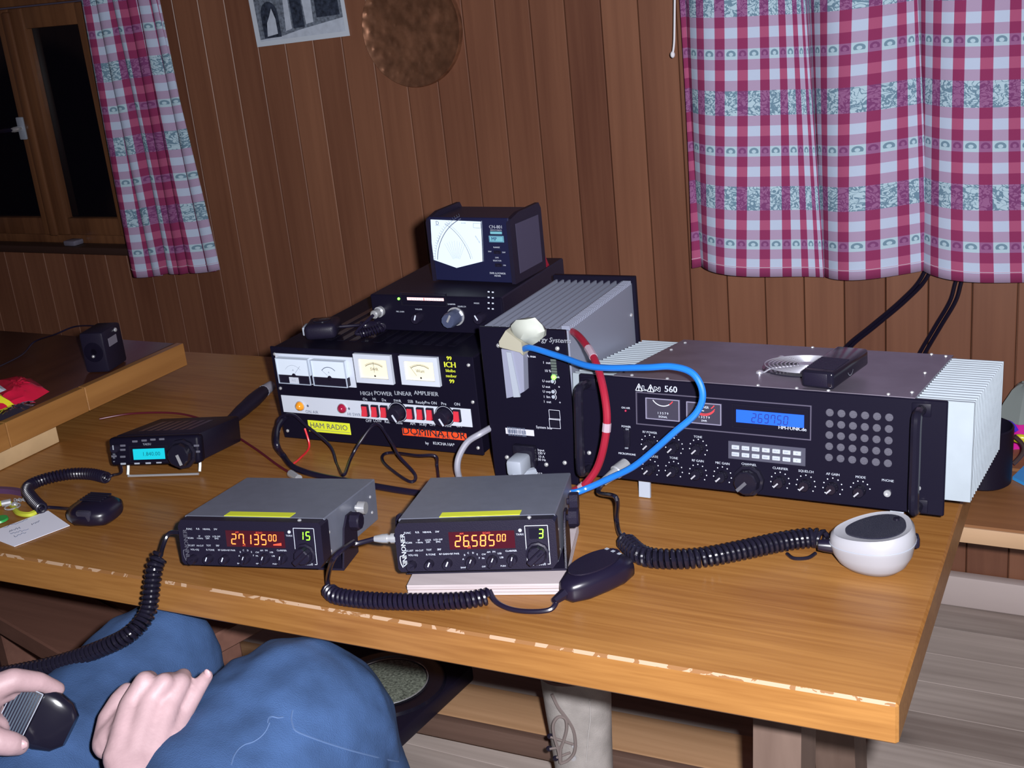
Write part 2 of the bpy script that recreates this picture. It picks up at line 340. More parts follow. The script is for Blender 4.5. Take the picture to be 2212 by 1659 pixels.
bb = tag(G().box(-4.2, 1.6, WY-.03, WY-.001, 0.001, .075, .004).obj('baseboard_back', mat('pale_baseboard', (.50, .42, .40), .7, var=.15, vs=6, vstretch=(.2, 1, 1))), kind='structure')
# window on the left
wl_ = tag(G().box(-4.3, -4.19, -1.2, WY+.1, -.02, 2.1).obj('wall_left', WALLW), kind='structure'); yb = -1.1
while yb < WY-.1: plank('wall_board', -4.19, -4.176, yb+.0012, yb+BW-.0012, 0, 2.08, WALLW, wl_, .0014); yb += BW
win = tag(G().box(-3.75, -2.60, WY-.012, WY+.06, 1.452, 1.53, .004).box(-2.645, -2.60, WY-.012, WY+.06, .79, 1.452, .004).box(-3.75, -2.645, WY-.004, WY+.06, .772, .80, .004).obj('window_1', FRAMEW), kind='structure')
def sash(x0, x1, w):
    G().box(x0, x0+w, WY-.022, WY+.02, .80, 1.448, .006).obj('window_stile', FRAMEW, win); G().box(x1-w, x1, WY-.022, WY+.02, .80, 1.448, .006).obj('window_stile', FRAMEW, win)
    G().box(x0+w, x1-w, WY-.016, WY+.02, 1.39, 1.448, .004).obj('window_rail', FRAMEW, win); G().box(x0+w, x1-w, WY-.016, WY+.02, .80, .851, .004).obj('window_rail', FRAMEW, win)
    G().box(x0+w, x1-w, WY+.006, WY+.010, .851, 1.39).obj('window_pane', GLASSN, win)
sash(-2.958, -2.646, .052); sash(-3.30, -2.960, .05); sash(-3.66, -3.305, .05)
G().box(-2.975, -2.945, WY-.034, WY-.020, .80, 1.44, .006).obj('window_overlap_strip', FRAMEW, win)
h = G().box(-3.012, -2.985, WY-.030, WY-.022, 1.085, 1.150, .003).obj('window_handle', GRY, win)
G().lathe([(0, .008), (.028, .008), (.034, .006)], (-2.998, WY-.028, 1.118), (0, -1, 0), 12).obj('handle_boss', CHR, h)
G().tube(spline([(-2.998, WY-.056, 1.118), (-3.03, WY-.06, 1.117), (-3.085, WY-.056, 1.112)], 5), [.007]*6+[.006]*5, 8).obj('handle_lever', BLK2, h)
sill = tag(G().box(-3.75, -2.60, WY-.055, WY-.001, .752, .774, .005).obj('trim_1', mat('dark_sill', (.035, .016, .012), .5)), kind='structure')
tag(G().box(-2.905, -2.86, WY-.05, WY-.012, .7745, .790, .004).obj('small_tin', mat('grey_tin', (.25, .24, .32), .4, .5)), 'small grey tin lying on the dark window sill', 'tin')
# ---------------------------------------------------------------- bench on the right
bench = empty('wall_bench', (.3, 2.3, 0), 'pine wall bench with two seat planks right of the table', 'bench')
def W2(o, e):   # keep world coordinates in meshes below an unrotated empty
    o.location = o.location - e.location; return o
for a, b_ in ((2.035, 2.29), (2.296, 2.535)): W2(plank('seat_plank', -1.35, 1.2, a, b_, .415, .45, BENCHW, bench, .004), bench)
W2(G().box(-1.35, 1.2, 2.032, 2.036, .418, .447, .001).obj('seat_edge', mat('pale_edge', (.52, .33, .19), .6, var=.2, vs=8, vstretch=(.2, 1, 1)), bench), bench)
for xx in (-1.2, -.25 - .9, 1.0): W2(G().box(xx, xx+.05, 2.10, 2.50, 0, .415, .003).obj('bench_leg', BENCHW, bench), bench)
# ---------------------------------------------------------------- the main table (turned 1.9 degrees from the wall)
TA = .033; TM = Matrix.Translation((-.2065, 1.0275, 0)) @ Matrix.Rotation(TA, 4, 'Z'); TZ = .75; TH = .046
table = empty('pine_table', TM, 'long varnished orange pine table with a chipped worn front edge', 'table')
g = G(); g.box(-1.95, 0, 0, .83, TZ-TH, TZ, .003, 1)
top = g.obj('table_top', [TABW], table)
wornm, wnt, wb = newmat('worn_pale_edge'); wb.inputs['Roughness'].default_value = .7
_N = NT(wnt); _n = wnt.nodes.new('ShaderNodeTexNoise'); _n.inputs['Scale'].default_value = 30; _n.inputs['Distortion'].default_value = 1.5; _n.inputs['Detail'].default_value = 6
_tc = wnt.nodes.new('ShaderNodeTexCoord'); wnt.links.new(_tc.outputs['Object'], _n.inputs['Vector'])
wnt.links.new(_N.mix(_N.m('GREATER_THAN', _n.outputs[0], .50), (.20, .085, .022), (.36, .235, .15)), wb.inputs['Base Color'])
top.data.materials.append(wornm)
for p in top.data.polygons:
    c = p.center
    if abs(p.normal.y+.7071) < .1 and p.normal.z > .5: p.material_index = 1
W3 = lambda g, n, m: g.obj(n, m, table)
DKW = wood('table_frame_wood', (.10, .06, .045), (.20, .135, .105), 2, .6, fine=50, rnd=.15)
for lx in (-1.90, -.185):
    W3(G().box(lx-.035, lx+.035, .08, .76, TZ-TH-.05, TZ-TH, .004), 'cross_batten', DKW)
    for sy in (0, 1):
        y0, y1 = (.30, .22) if sy == 0 else (.54, .62)
        g = G(); mtx = None
        vs = []
        for z, yc in ((TZ-TH-.05, y0), (.07, y1)): vs.append([(lx-.03, yc-.04, z), (lx+.03, yc-.04, z), (lx+.03, yc+.04, z), (lx-.03, yc+.04, z)])
        A = [g.bm.verts.new(p) for p in vs[0]]; B = [g.bm.verts.new(p) for p in vs[1]]
        g.bm.faces.new(A); g.bm.faces.new(B[::-1])
        for i in range(4): g.bm.faces.new((A[i], B[i], B[(i+1) % 4], A[(i+1) % 4]))
        W3(g, 'leg', DKW)
    W3(G().box(lx-.045, lx+.045, .13, .72, 0, .075, .008), 'foot', DKW)
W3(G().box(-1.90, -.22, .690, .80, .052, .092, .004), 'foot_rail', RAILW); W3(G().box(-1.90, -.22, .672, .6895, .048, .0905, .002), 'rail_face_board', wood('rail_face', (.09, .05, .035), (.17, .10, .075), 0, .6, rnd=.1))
P1, P2 = PZ(15, 1345, .45), PZ(135, 1415, .45); ux = (P2-P1).normalized(); uy = V((-ux.y, ux.x, 0))
lb = empty('low_bench', Matrix.Translation((P1.x, P1.y, 0)) @ Matrix((ux, uy, V((0, 0, 1)))).transposed().to_4x4(), 'reddish brown bench pushed under the left end of the table', 'bench')
LBW = wood('low_bench_wood', (.10, .045, .032), (.19, .09, .065), 0, .5, fine=60, rnd=.1)
for k in range(2): G().box(-.20, .36, .14*k, .14*k+.138, .412, .45, .003, 1).obj('seat_plank', LBW, lb)
for xx in (-.16, .28): G().box(xx, xx+.04, .03, .25, 0, .412, .003, 1).obj('leg_board', LBW, lb)
# ---------------------------------------------------------------- second table at the left, its edge lapping over the first
t2 = empty('side_table', (-2.1, 1.2, 0), 'thick pine table at left with dark top and pale edge', 'table')
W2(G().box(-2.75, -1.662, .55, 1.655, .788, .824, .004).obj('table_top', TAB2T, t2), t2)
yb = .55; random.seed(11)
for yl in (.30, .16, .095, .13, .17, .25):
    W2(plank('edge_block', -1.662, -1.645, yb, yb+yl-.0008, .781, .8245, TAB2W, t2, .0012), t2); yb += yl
W2(G().box(-1.78, -1.652, .60, 1.335, .7508, .781, .002).obj('under_batten', mat('pale_batten', (.50, .34, .18), .6, var=.2, vs=10), t2), t2)
for xx, y_ in ((-2.66, .6), (-2.66, 1.5), (-2.2, .58)): W2(G().box(xx, xx+.07, y_, y_+.07, 0, .788, .004).obj('leg', DKW, t2), t2)
# ---------------------------------------------------------------- curtains
def curtain(name, xt0, xt1, xb0, xb1, zt, zb, y0, k, A, B, full, nu, label, wob=0, hem=.012):
    c = empty(name, ((xt0+xt1)/2, y0, zb), label, 'curtain', 'gingham curtains')
    W_ = max(xt1-xt0, xb1-xb0)
    def ph(s): return 2*PI*k*s + .9*math.sin(2*PI*s*1.3+1) + .5*math.sin(2*PI*s*2.9+.4)
    def fn(s, t):
        p = ph(s) + .35*math.sin(3*t+5*s); x0 = xt0+(xb0-xt0)*t; x1 = xt1+(xb1-xt1)*t
        amp = (.75+.45*t)
        return V((x0+(x1-x0)*s + B*amp*math.sin(p) - c.location.x, -A*amp*(math.cos(p)+.35*math.cos(2*p+1))+.006*math.sin(9*s+4*t),
                  zt+(zb-zt)*t + (hem*math.sin(p*.5+.8)*t if wob == 0 else wob*(s-.5)*t+hem*math.sin(p*.5)*t) - zb))
    W_ = W_*full
    o = G().grid(fn, nu, 60, lambda s, t: (s*W_, t*(zt-zb)+.194*(.985-((zt-zb)/.194 % 1)))).obj('cloth', CLOTH, c, 180, recalc=False)
    md = o.modifiers.new('thick', 'SOLIDIFY'); md.thickness = .0012
    g = G(); n = nu
    for t_ in (.982,):
        pts = [fn(i/n, t_)+V((0, -.0012, 0)) for i in range(n+1)]; g.tube(pts, .0007, 4)
    g.obj('hem_stitching', mat('hem_thread', (.6, .45, .55), .9), c)
    G().cyl((xt0-.05-c.location.x, .0, zt-zb+.01), (xt1+.05-c.location.x, 0, zt-zb+.01), .009, 10).obj('curtain_rod', BLK2, c)
    return c
curtain('curtain', -2.605, -2.345, -2.615, -2.292, 1.90, .715, WY-.075, 6.0, .020, .021, 1.75, 230, 'narrow gathered red gingham curtain beside the dark window', wob=.03, hem=.006)
curtain('curtain', -.985, .30, -.985, .34, 1.90, .762, WY-.07, 6.6, .026, .042, 1.42, 300, 'wide red gingham curtain hanging over the big silver radio', wob=-.002)
p = [PY(1458, -40, WY-.09), PY(1457, 60, WY-.09), PY(1456, 95, WY-.09), PY(1453, 118, WY-.09)]
tag(G().tube(spline(p, 5), .0022, 6).ball(p[-1], .005, 1, 1, 1.4).obj('pull_cord', CORDW), 'thin white pull cord with knot hanging left of the wide curtain', 'cord')
# ---------------------------------------------------------------- photograph and copper plate on the wall
pm_ = Matrix.Translation(PY(556, 102, WY-.004)) @ Matrix.Rotation(rad(2.2), 4, 'Y').inverted()
pic = empty('wall_photograph', pm_, 'black and white photograph of stone arches pinned to the boards', 'picture')
PWd, PHt = .288, .205
G().box(0, PWd, 0, .002, 0, PHt).obj('print_border', mat('photo_border', (.60, .66, .74), .35), pic)
b_ = T(); b_.quad([(.015, .012), (PWd-.010, .012), (PWd-.010, PHt-.01), (.015, PHt-.01)], -.0004); b_.obj('printed_wall', STONEP, pic)
b_ = T(); b_.quad([(.015, .012), (PWd-.01, .012), (PWd-.01, .045), (.15, .030), (.09, .020), (.015, .016)], -.0006).quad([(.10, .03), (.12, .034), (.122, PHt-.02), (.112, PHt-.02)], -.0006).quad([(.165, .04), (.188, .043), (.195, PHt-.012), (.16, PHt-.012)], -.0006); b_.obj('printed_light_areas', PHOTOL, pic)
b_ = T()
def arch(x0, x1, z0, z1):
    r = (x1-x0)/2; pts = [(x0, z0), (x1, z0)]+[((x0+x1)/2+r*math.cos(PI*i/10), z1-r*1.2+r*1.2*math.sin(PI*i/10)) for i in range(11)]; b_.quad(pts, -.0008)
arch(.030, .084, .018, .105); arch(.125, .16, .034, .12); arch(.20, .27, .052, .135)
b_.obj('printed_arches', PHOTOD, pic)
b_ = T(); b_.quad([(.040, .022), (.074, .026), (.074, .062), (.066, .088), (.056, .07), (.046, .055)], -.001); b_.obj('printed_view', PHOTOL, pic)
pl = PY(886, 62, WY-.012)
plate = empty('copper_plate', pl, 'round hammered copper plate hanging on the board wall', 'plate')
m_, nt_, bs_ = newmat('hammered'); COP = m_
nt_.nodes.remove(bs_)
COP = COPPER; _nt = COP.node_tree; _b = _nt.nodes['Principled BSDF']; vo = _nt.nodes.new('ShaderNodeTexVoronoi'); vo.inputs['Scale'].default_value = 52; vo.feature = 'SMOOTH_F1'
_tc = _nt.nodes.new('ShaderNodeTexCoord'); _nt.links.new(_tc.outputs['Object'], vo.inputs['Vector']); _bp = _nt.nodes.new('ShaderNodeBump'); _bp.inputs['Strength'].default_value = .9; _bp.inputs['Distance'].default_value = .004
_nt.links.new(vo.outputs['Distance'], _bp.inputs['Height']); _nt.links.new(_bp.outputs[0], _b.inputs['Normal'])
R_ = .136
G().lathe([(.011, R_), (.002, R_*1.0), (-.002, R_*.985), (.002, R_*.93), (.006, R_*.80), (.008, R_*.5), (.008, .004)], (0, 0, 0), (0, 1, 0), 56).obj('plate_body', COP, plate, 60)
# ---------------------------------------------------------------- two black leads down the wall
for a, lab in (((1990, 600, 1945, 650, 1880, 705, 1828, 748, 1800, 790), 'black lead slanting down the boards left of the other one'), ((2067, 600, 2052, 650, 2020, 705, 1985, 765, 1965, 810), 'black lead hanging more steeply down the boards near the silver fins')):
    pts = [PY(a[i], a[i+1], WY-.012) for i in range(0, 10, 2)]; pts = [pts[0]+V((.03, 0, .08))]+pts
    tag(G().tube(spline(pts, 8), .0042, 8).tube(spline([q+V((.012, -.001, .002)) for q in pts], 8), .0042, 8).obj('twin_lead', RUB), lab, 'cable', 'leads on the wall')


# ---------------------------------------------------------------- small panel parts
def knob(root, x, z, r, dep, ang, body=BLK2, ptr=WHT, name='knob', pl=.9, skirt=0, bar=False, y=0):
    """a control knob on a panel with a pointer line, ang from the vertical"""
    g = G(); prof = [(0, r*1.25), (dep*.25, r*1.2), (dep*.3, r), (dep*.93, r*.92), (dep, r*.82)] if skirt else [(0, r), (dep*.9, r*.94), (dep, r*.84)]
    g.lathe(prof, (x, y, z), (0, -1, 0), 20, flute=.05)
    c, s_ = math.sin(ang), math.cos(ang)
    if bar:
        m = Matrix.Translation((x, 0, z)) @ Matrix.Rotation(ang, 4, 'Y'); g.box(-r*.33, r*.33, y-dep*1.45, y-dep*.5, -r*1.05, r*1.05, r*.12, 1, m)
    o = g.obj(name, body, root); t = T(); yy = y-dep*(1.46 if bar else 1.0)-.0005
    a0 = -.1 if not bar else .25
    t.line((x+c*r*a0, z+s_*r*a0), (x+c*r*pl, z+s_*r*pl), r*.17 if bar else r*.26, yy); t.obj('pointer', ptr, o); return o
def screw(root, p, n, r=.0022, name='screw'):
    return G().lathe([(0, r), (r*.5, r*.9), (r*.8, r*.45)], p, n, 10).obj(name, CHR, root)
def quadplate(root, q, y, thick, name, m, bev=0):
    xs = [p[0] for p in q]; zs = [p[1] for p in q]
    return G().box(min(xs), max(xs), y-thick, y, min(zs), max(zs), bev, 1).obj(name, m, root)
def bx4(d, *px): # bounding rectangle in panel coordinates of pixel points
    q = [d.f(*p) for p in px]; n = len(q); q = sorted(q); xs = sorted(p[0] for p in q); zs = sorted(p[1] for p in q)
    return (xs[0]+xs[1])/2, (xs[-1]+xs[-2])/2, (zs[0]+zs[1])/2, (zs[-1]+zs[-2])/2
# ---------------------------------------------------------------- the big base station radio with silver fins
A = Dev('base_station_radio', -.4597, 1.3743, .783, -.0037, -.126, 'large black and silver base station radio with blue display and cooling fins', 'radio'); R = A.root
w, h, d = .468, .1385, .262
G().box(-.19, .195, .006, d, .010, h-.001, .001, 1).obj('chassis', STE, R)
G().box(-w/2, w/2, 0, .0055, 0, h, .0012, 1).obj('front_panel', BLK, R)
G().box(-.186, .197, .003, d, h-.0012, h+.0008).obj('top_cover', STE, R)
for p in ((1347, 803), (1450, 756), (1480, 741), (1365, 811), (1428, 826), (1630, 838), (1712, 846), (1785, 848), (1919, 852), (1970, 848), (1998, 806), (2043, 770), (2014, 764), (1758, 749)):
    q = A.at(*p, 2, h+.0008); screw(R, (q.x, max(.006, min(d-.004, q.y)), h+.0008), (0, 0, 1), .0024)
def fins(x0, x1, sgn, name):
    o = G().box(x0, x1, .008, .0125, .018, h-.001, .0005, 1).obj(name, ALU, R)
    n = 19; web = x0 if sgn > 0 else x1
    G().box(web-(.004 if sgn < 0 else 0), web+(.004 if sgn > 0 else 0), .0125, d, .018, h-.003).obj('fin_web', ALU, o)
    me = None
    for i in range(n):
        y0 = .0165+i*(d-.019)/n
        if me is None: q = G().box(x0, x1, -.0016, .0016, .018, h-.001).obj('fin', ALU, o); me = q.data
        else: q = link('fin', me, o)
        q.location.y = y0+.002
    return o
fins(.197, w/2+.028, 1, 'right_heat_sink'); fins(-w/2-.013, -.188, -1, 'left_heat_sink')
for px in (1378, 1929):     # front feet
    q = A.f(px, 1060 if px < 1500 else 1112); fx = q[0]
    fb = A.i @ PZ(px, 1096 if px < 1500 else 1146, TZ); zb = -.0295
    G().box(fx-.008, fx+.008, .022, .0255, zb, 0).box(fx-.011, fx+.011, .012, .0355, -.0022, 0).obj('front_foot', GRY, R)
for sx in (-1, 1): G().lathe([(0, .009), (.0075, .008)], (sx*.15, d-.03, .010), (0, 0, -1), 12).obj('rear_foot', RUB, R)
for px0, px1, y0, y1 in ((1258, 1288, 832, 1016), (1984, 2010, 882, 1112)):   # rack handles
    xa = A.f(px0, 930)[0]; xb = A.f(px1, 930)[0]; xc = (xa+xb)/2 - (.004 if px0 > 1500 else 0)
    pts = spline([(xc, .002, .010), (xc, -.022, .010), (xc, -.030, .020), (xc, -.030, h/2), (xc, -.030, h-.022), (xc, -.022, h-.012), (xc, .002, h-.012)], 5)
    hd = G().tube(pts, .0062, 10).obj('handle', BLKG, R)
    G().box(xc-.011, xc+.011, -.002, 0, .002, .018, .001).box(xc-.011, xc+.011, -.002, 0, h-.020, h-.004, .001).obj('handle_base', BLK, hd)
    screw(hd, (xc, -.0018, .032), (0, -1, 0), .003)
# display bezel
x0, x1, z0, z1 = bx4(A, (1375, 849), (1753, 876), (1749, 948), (1379, 914))
frame(G(), (x0, x1, z0, z1), -.0022, 0, .0013).obj('display_bezel', mat('grey_bezel_edge', (.11, .10, .15), .35, .4), R)
x0, x1, z0, z1 = bx4(A, (1590, 884), (1737, 897), (1737, 924), (1591, 912))
frame(G(), (x0-.004, x1+.004, z0-.006, z1+.006), -.0018, 0, .001).obj('display_frame', BLKG, R)
lcd = G().box(x0, x1, -.0008, 0, z0, z1).obj('display', LCDB, R)
t = T(); hh = (z1-z0)*.66; step = (x1-x0)*.094
for i, ch in enumerate('269750'): t.seg7(ch, x0+(x1-x0)*.235+i*step, z0+(z1-z0)*.14, hh, -.0011, step*.58, .11)
t.obj('display_digits', LCDK, lcd)
mt = []
for q, lab in (((1396, 857), (1469, 865), (1469, 909), (1398, 903)), 'S'), (((1484, 865), (1559, 874), (1559, 918), (1486, 911)), 'P'):
    x0, x1, z0, z1 = bx4(A, *q); cx = (x0+x1)/2; ww = x1-x0; hg = z1-z0
    m = G().box(x0, x1, -.0012, 0, z0, z1).obj('panel_meter', MDRK, R)
    frame(G(), (x0+.0008, x1-.0008, z0+.0008, z1-.0008), -.0035, -.001, .0011).obj('meter_rim', mat('clear_rim', (.20, .19, .27), .15), m)
    t = T(); t.arc(cx, z1+hg*.25, ww*.36, rad(215), rad(303), .0011, -.0016)
    if lab == 'P': t.v = []; t.f = []; t.arc(cx, z1+hg*.18, ww*.34, rad(220), rad(270), .0009, -.0016); t.t('POWER', cx-.001, z1-hg*.22, .0042, -.0016)
    t.t('1 3 5 7 9', cx, z0+hg*.30, .0042, -.0016); t.t('SIGNAL' if lab == 'S' else 'SWR', cx, z0+hg*.13, .0036, -.0016); t.obj('meter_scale', WHT, m)
    t = T(); t.arc(cx, z1+hg*.25, ww*.36, rad(304), rad(325), .0012, -.0016)
    if lab == 'P': t.arc(cx, z1+hg*.10, ww*.38, rad(235), rad(325), .001, -.0016); t.arc(cx, z1+hg*.0, ww*.36, rad(225), rad(325), .0012, -.0016)
    t.obj('meter_red_scale', REDI, m)
L_ = T()
def tx(s, px, py, size, **k): q = A.f(px, py); L_.t(s, q[0], q[1], size, **k)
def tline(a, b, wd): L_.line(A.f(*a), A.f(*b), wd)
tx('560', 1449.5, 841.3, .0118, bold=.016)
for bx in (1380.5, 1405.7):      # the two triangle letters of the name
    dx = bx-1380.5; yk = .08*dx
    tline((bx-7, 843+yk), (bx, 828.5+yk), .0009); tline((bx, 828.5+yk), (bx+7.5, 844.5+yk), .0009); tline((bx-7, 843+yk), (bx+7.5, 844.5+yk), .0008)
    tline((bx, 833+yk), (bx, 843+yk), .001); q = A.f(bx, 836.5+yk); L_.disc(q[0], q[1], .0013)
for pts in (((1387.5, 833), (1391.5, 833.3), (1391.5, 841), (1397, 841.5), (1397, 843.7), (1387.5, 842.8)), ((1413.5, 835), (1417, 835.3), (1423, 841), (1423, 835.8), (1426.5, 836), (1426.5, 845.5), (1423, 845), (1417, 839.5), (1417, 844.6), (1413.5, 844.2))):
    L_.path([A.f(*p) for p in pts], .0006, closed=True)
tx('HM-FUNK.de', 1712, 925.5, .0062, bold=.02); tx('ON AIR', 1352, 881, .0036); tx('POWER', 1353, 921.5, .0038); tx('ON', 1355, 927, .003); tx('OFF', 1354, 968, .003); tx('MICROPHONE', 1355, 980.5, .0038, bold=.02)
tx('RF POWER', 1404, 934, .0042, bold=.01); tx('TONE', 1508, 943.5, .0042, bold=.01); tx('SWR', 1456, 938, .004)
row = [(1404, 958.6, 'a'), (1457, 965, 'a'), (1509, 968, 'a'), (1405.7, 1011.7, 'CALIBRATE'), (1456, 1015.6, 'TONE'), (1508, 1022, 'RF GAIN'), (1561, 1027.6, 'MIC GAIN'), (1685.5, 1039.5, 'CLARIFIER'), (1741, 1046, 'SQUELCH'), (1799, 1052.5, 'AF GAIN'), (1858.6, 1059, 'MODE')]
for px, py, nm in row:
    x, z = A.f(px, py)
    if nm != 'a': L_.t(nm, x, z+.0165, .0043, bold=.01)
    for i in range(9 if nm != 'MODE' else 6):
        a = rad(-130+i*260/8) if nm != 'MODE' else rad(-75+i*30)
        L_.disc(x+math.sin(a)*.0118, z+math.cos(a)*.0118, .00085, n=6)
    knob(R, x, z, .0072, .012, rad(-135), BLKG, WHP, pl=1.0)
x, z = A.f(1618, 1037); L_.t('CHANNEL', x, z+.0205, .0042, bold=.01)
knob(R, x, z, .0165, .017, rad(-135), BLKG, mat('knob_line', (.16, .16, .19), .3, .5), 'channel_knob', pl=.9, skirt=1)
tx('PHONE', 1918, 1038, .0042, bold=.01)
L_.obj('lettering', WHT, R)
x, z = A.f(1917.5, 1065); G().lathe([(0, .0042), (.003, .0042), (.003, .0022), (.001, .002)], (x, 0, z), (0, -1, 0), 16).obj('phone_jack', CHR, R)
x, z = A.f(1356, 946); G().box(x-.004, x+.004, -.004, 0, z-.011, z+.011, .0012).obj('power_switch', BLKG, R)
x, z = A.f(1352, 887); G().ball((x, -.001, z), .0016).obj('on_air_lamp', LRED, R)
q = [A.f(1590, 965), A.f(1723, 977.5), A.f(1590, 980), A.f(1722.6, 993)]
G().box(q[0][0]-.010, q[1][0]+.010, -.0012, 0, q[2][1]-.007, q[0][1]+.007, .0004, 1).obj('keypad_plate', mat('keypad_grey', (.05, .05, .075), .4), R)
names = ['MEM', 'SCAN', 'DUAL', 'PRI', 'SPLIT', 'ENT', 'M', 'BAND', 'STEP', 'SHIFT', 'BEEP', 'LOCK', 'CALL', 'V']
kme = None; lt = T()
for j in range(2):
    for i in range(7):
        x = q[0][0]+(q[1][0]-q[0][0])*i/6; z = (q[0][1] if j == 0 else q[2][1]+0)
        if kme is None: o = G().box(-.0049, .0049, -.0036, -.001, -.0027, .0027, .0005, 1).obj('key_button', mat('key_white', (.34, .37, .41), .5), R); kme = o.data
        else: o = link('key_button', kme, R)
        o.location = (x, 0, z); lt.t(names[j*7+i], x, z, .0027, -.0039)
lt.obj('key_lettering', INK, R)
q = [A.f(1792.6, 891), A.f(1921, 901.4), A.f(1792, 988), A.f(1919.4, 1001)]; hm = None
for j in range(5):
    for i in range(6):
        x = q[0][0]+(q[1][0]-q[0][0])*i/5; z = q[0][1]+(q[2][1]-q[0][1])*j/4
        if hm is None: o = G().lathe([(0, .0047), (.0006, .0047), (.0006, .0041), (.0002, .004)], (0, 0, 0), (0, -1, 0), 16).obj('speaker_hole', mat('grey_speaker_gauze', (.058, .056, .078), .8, var=.3, vs=900), R); hm = o.data
        else: o = link('speaker_hole', hm, R)
        o.location = (x, 0, z)
# fan grille on the top cover
c = A.at(1744, 790, 2, h+.004); fan = G()
for i in range(9):
    r = .013+i*.0052; fan.tube([(c.x+r*math.cos(2*PI*k/36), c.y+r*math.sin(2*PI*k/36), h+.0062) for k in range(36)], .00085, 5, closed=True)
fan.lathe([(0, .011), (.0016, .011)], (c.x, c.y, h+.0055), (0, 0, 1), 24)
FANM = mat('bright_wire', (.62, .62, .70), .32, .7); fo_ = fan.obj('fan_grille', FANM, R)
for a in (45, 135, 225, 315):
    u, v = math.cos(rad(a)), math.sin(rad(a))
    G().tube(spline([(c.x+u*.012, c.y+v*.012, h+.0054), (c.x+u*.050, c.y+v*.050, h+.0054), (c.x+u*.062, c.y+v*.062, h+.0016), (c.x+u*.070, c.y+v*.070, h+.0016)], 4), .0011, 6).lathe([(0, .0048), (.0026, .0046), (.004, .002)], (c.x+u*.069, c.y+v*.069, h+.0008), (0, 0, 1), 12).obj('grille_arm', FANM, fo_)
G().lathe([(0, .058), (.0012, .058)], (c.x, c.y, h+.0008), (0, 0, 1), 36).obj('fan_opening', BLKG, R)
# small black gadget lying on the radio
c0, c1, c2 = A.at(1726, 846, 2, h+.004), A.at(1788, 850, 2, h+.004), A.at(1866, 812, 2, h+.004); dv = (c2-c1); GL = dv.length
gm = A.m @ Matrix.Translation((c1.x, .006, h+.0014)) @ Matrix.Rotation(math.atan2(-dv.x, dv.y), 4, 'Z') @ Matrix.Rotation(rad(6), 4, 'X') @ Matrix.Translation((-.021, 0, 0))
gd = empty('pocket_charger', gm, 'small black ribbed gadget lying on top of the big silver radio', 'gadget')
G().box(-.021, .021, 0, GL, 0, .022, .004, 3).obj('shell', BLKG, gd)
G().box(-.017, .014, -.0015, .002, .003, .0205, .002).obj('end_cap', BLK2, gd)
for i in range(9): G().box(-.018, .018, GL*.12+i*.005, GL*.12+.0023+i*.005, .0215, .0229).obj('rib', BLK2, gd)
t = T(); t.arc(0, 0, .008, rad(200), rad(340), .0006); o = t.obj('curved_mark', GRY, gd); o.matrix_local = Matrix.Translation((.0214, GL*.45, .013)) @ Matrix.Rotation(rad(90), 4, 'Z')
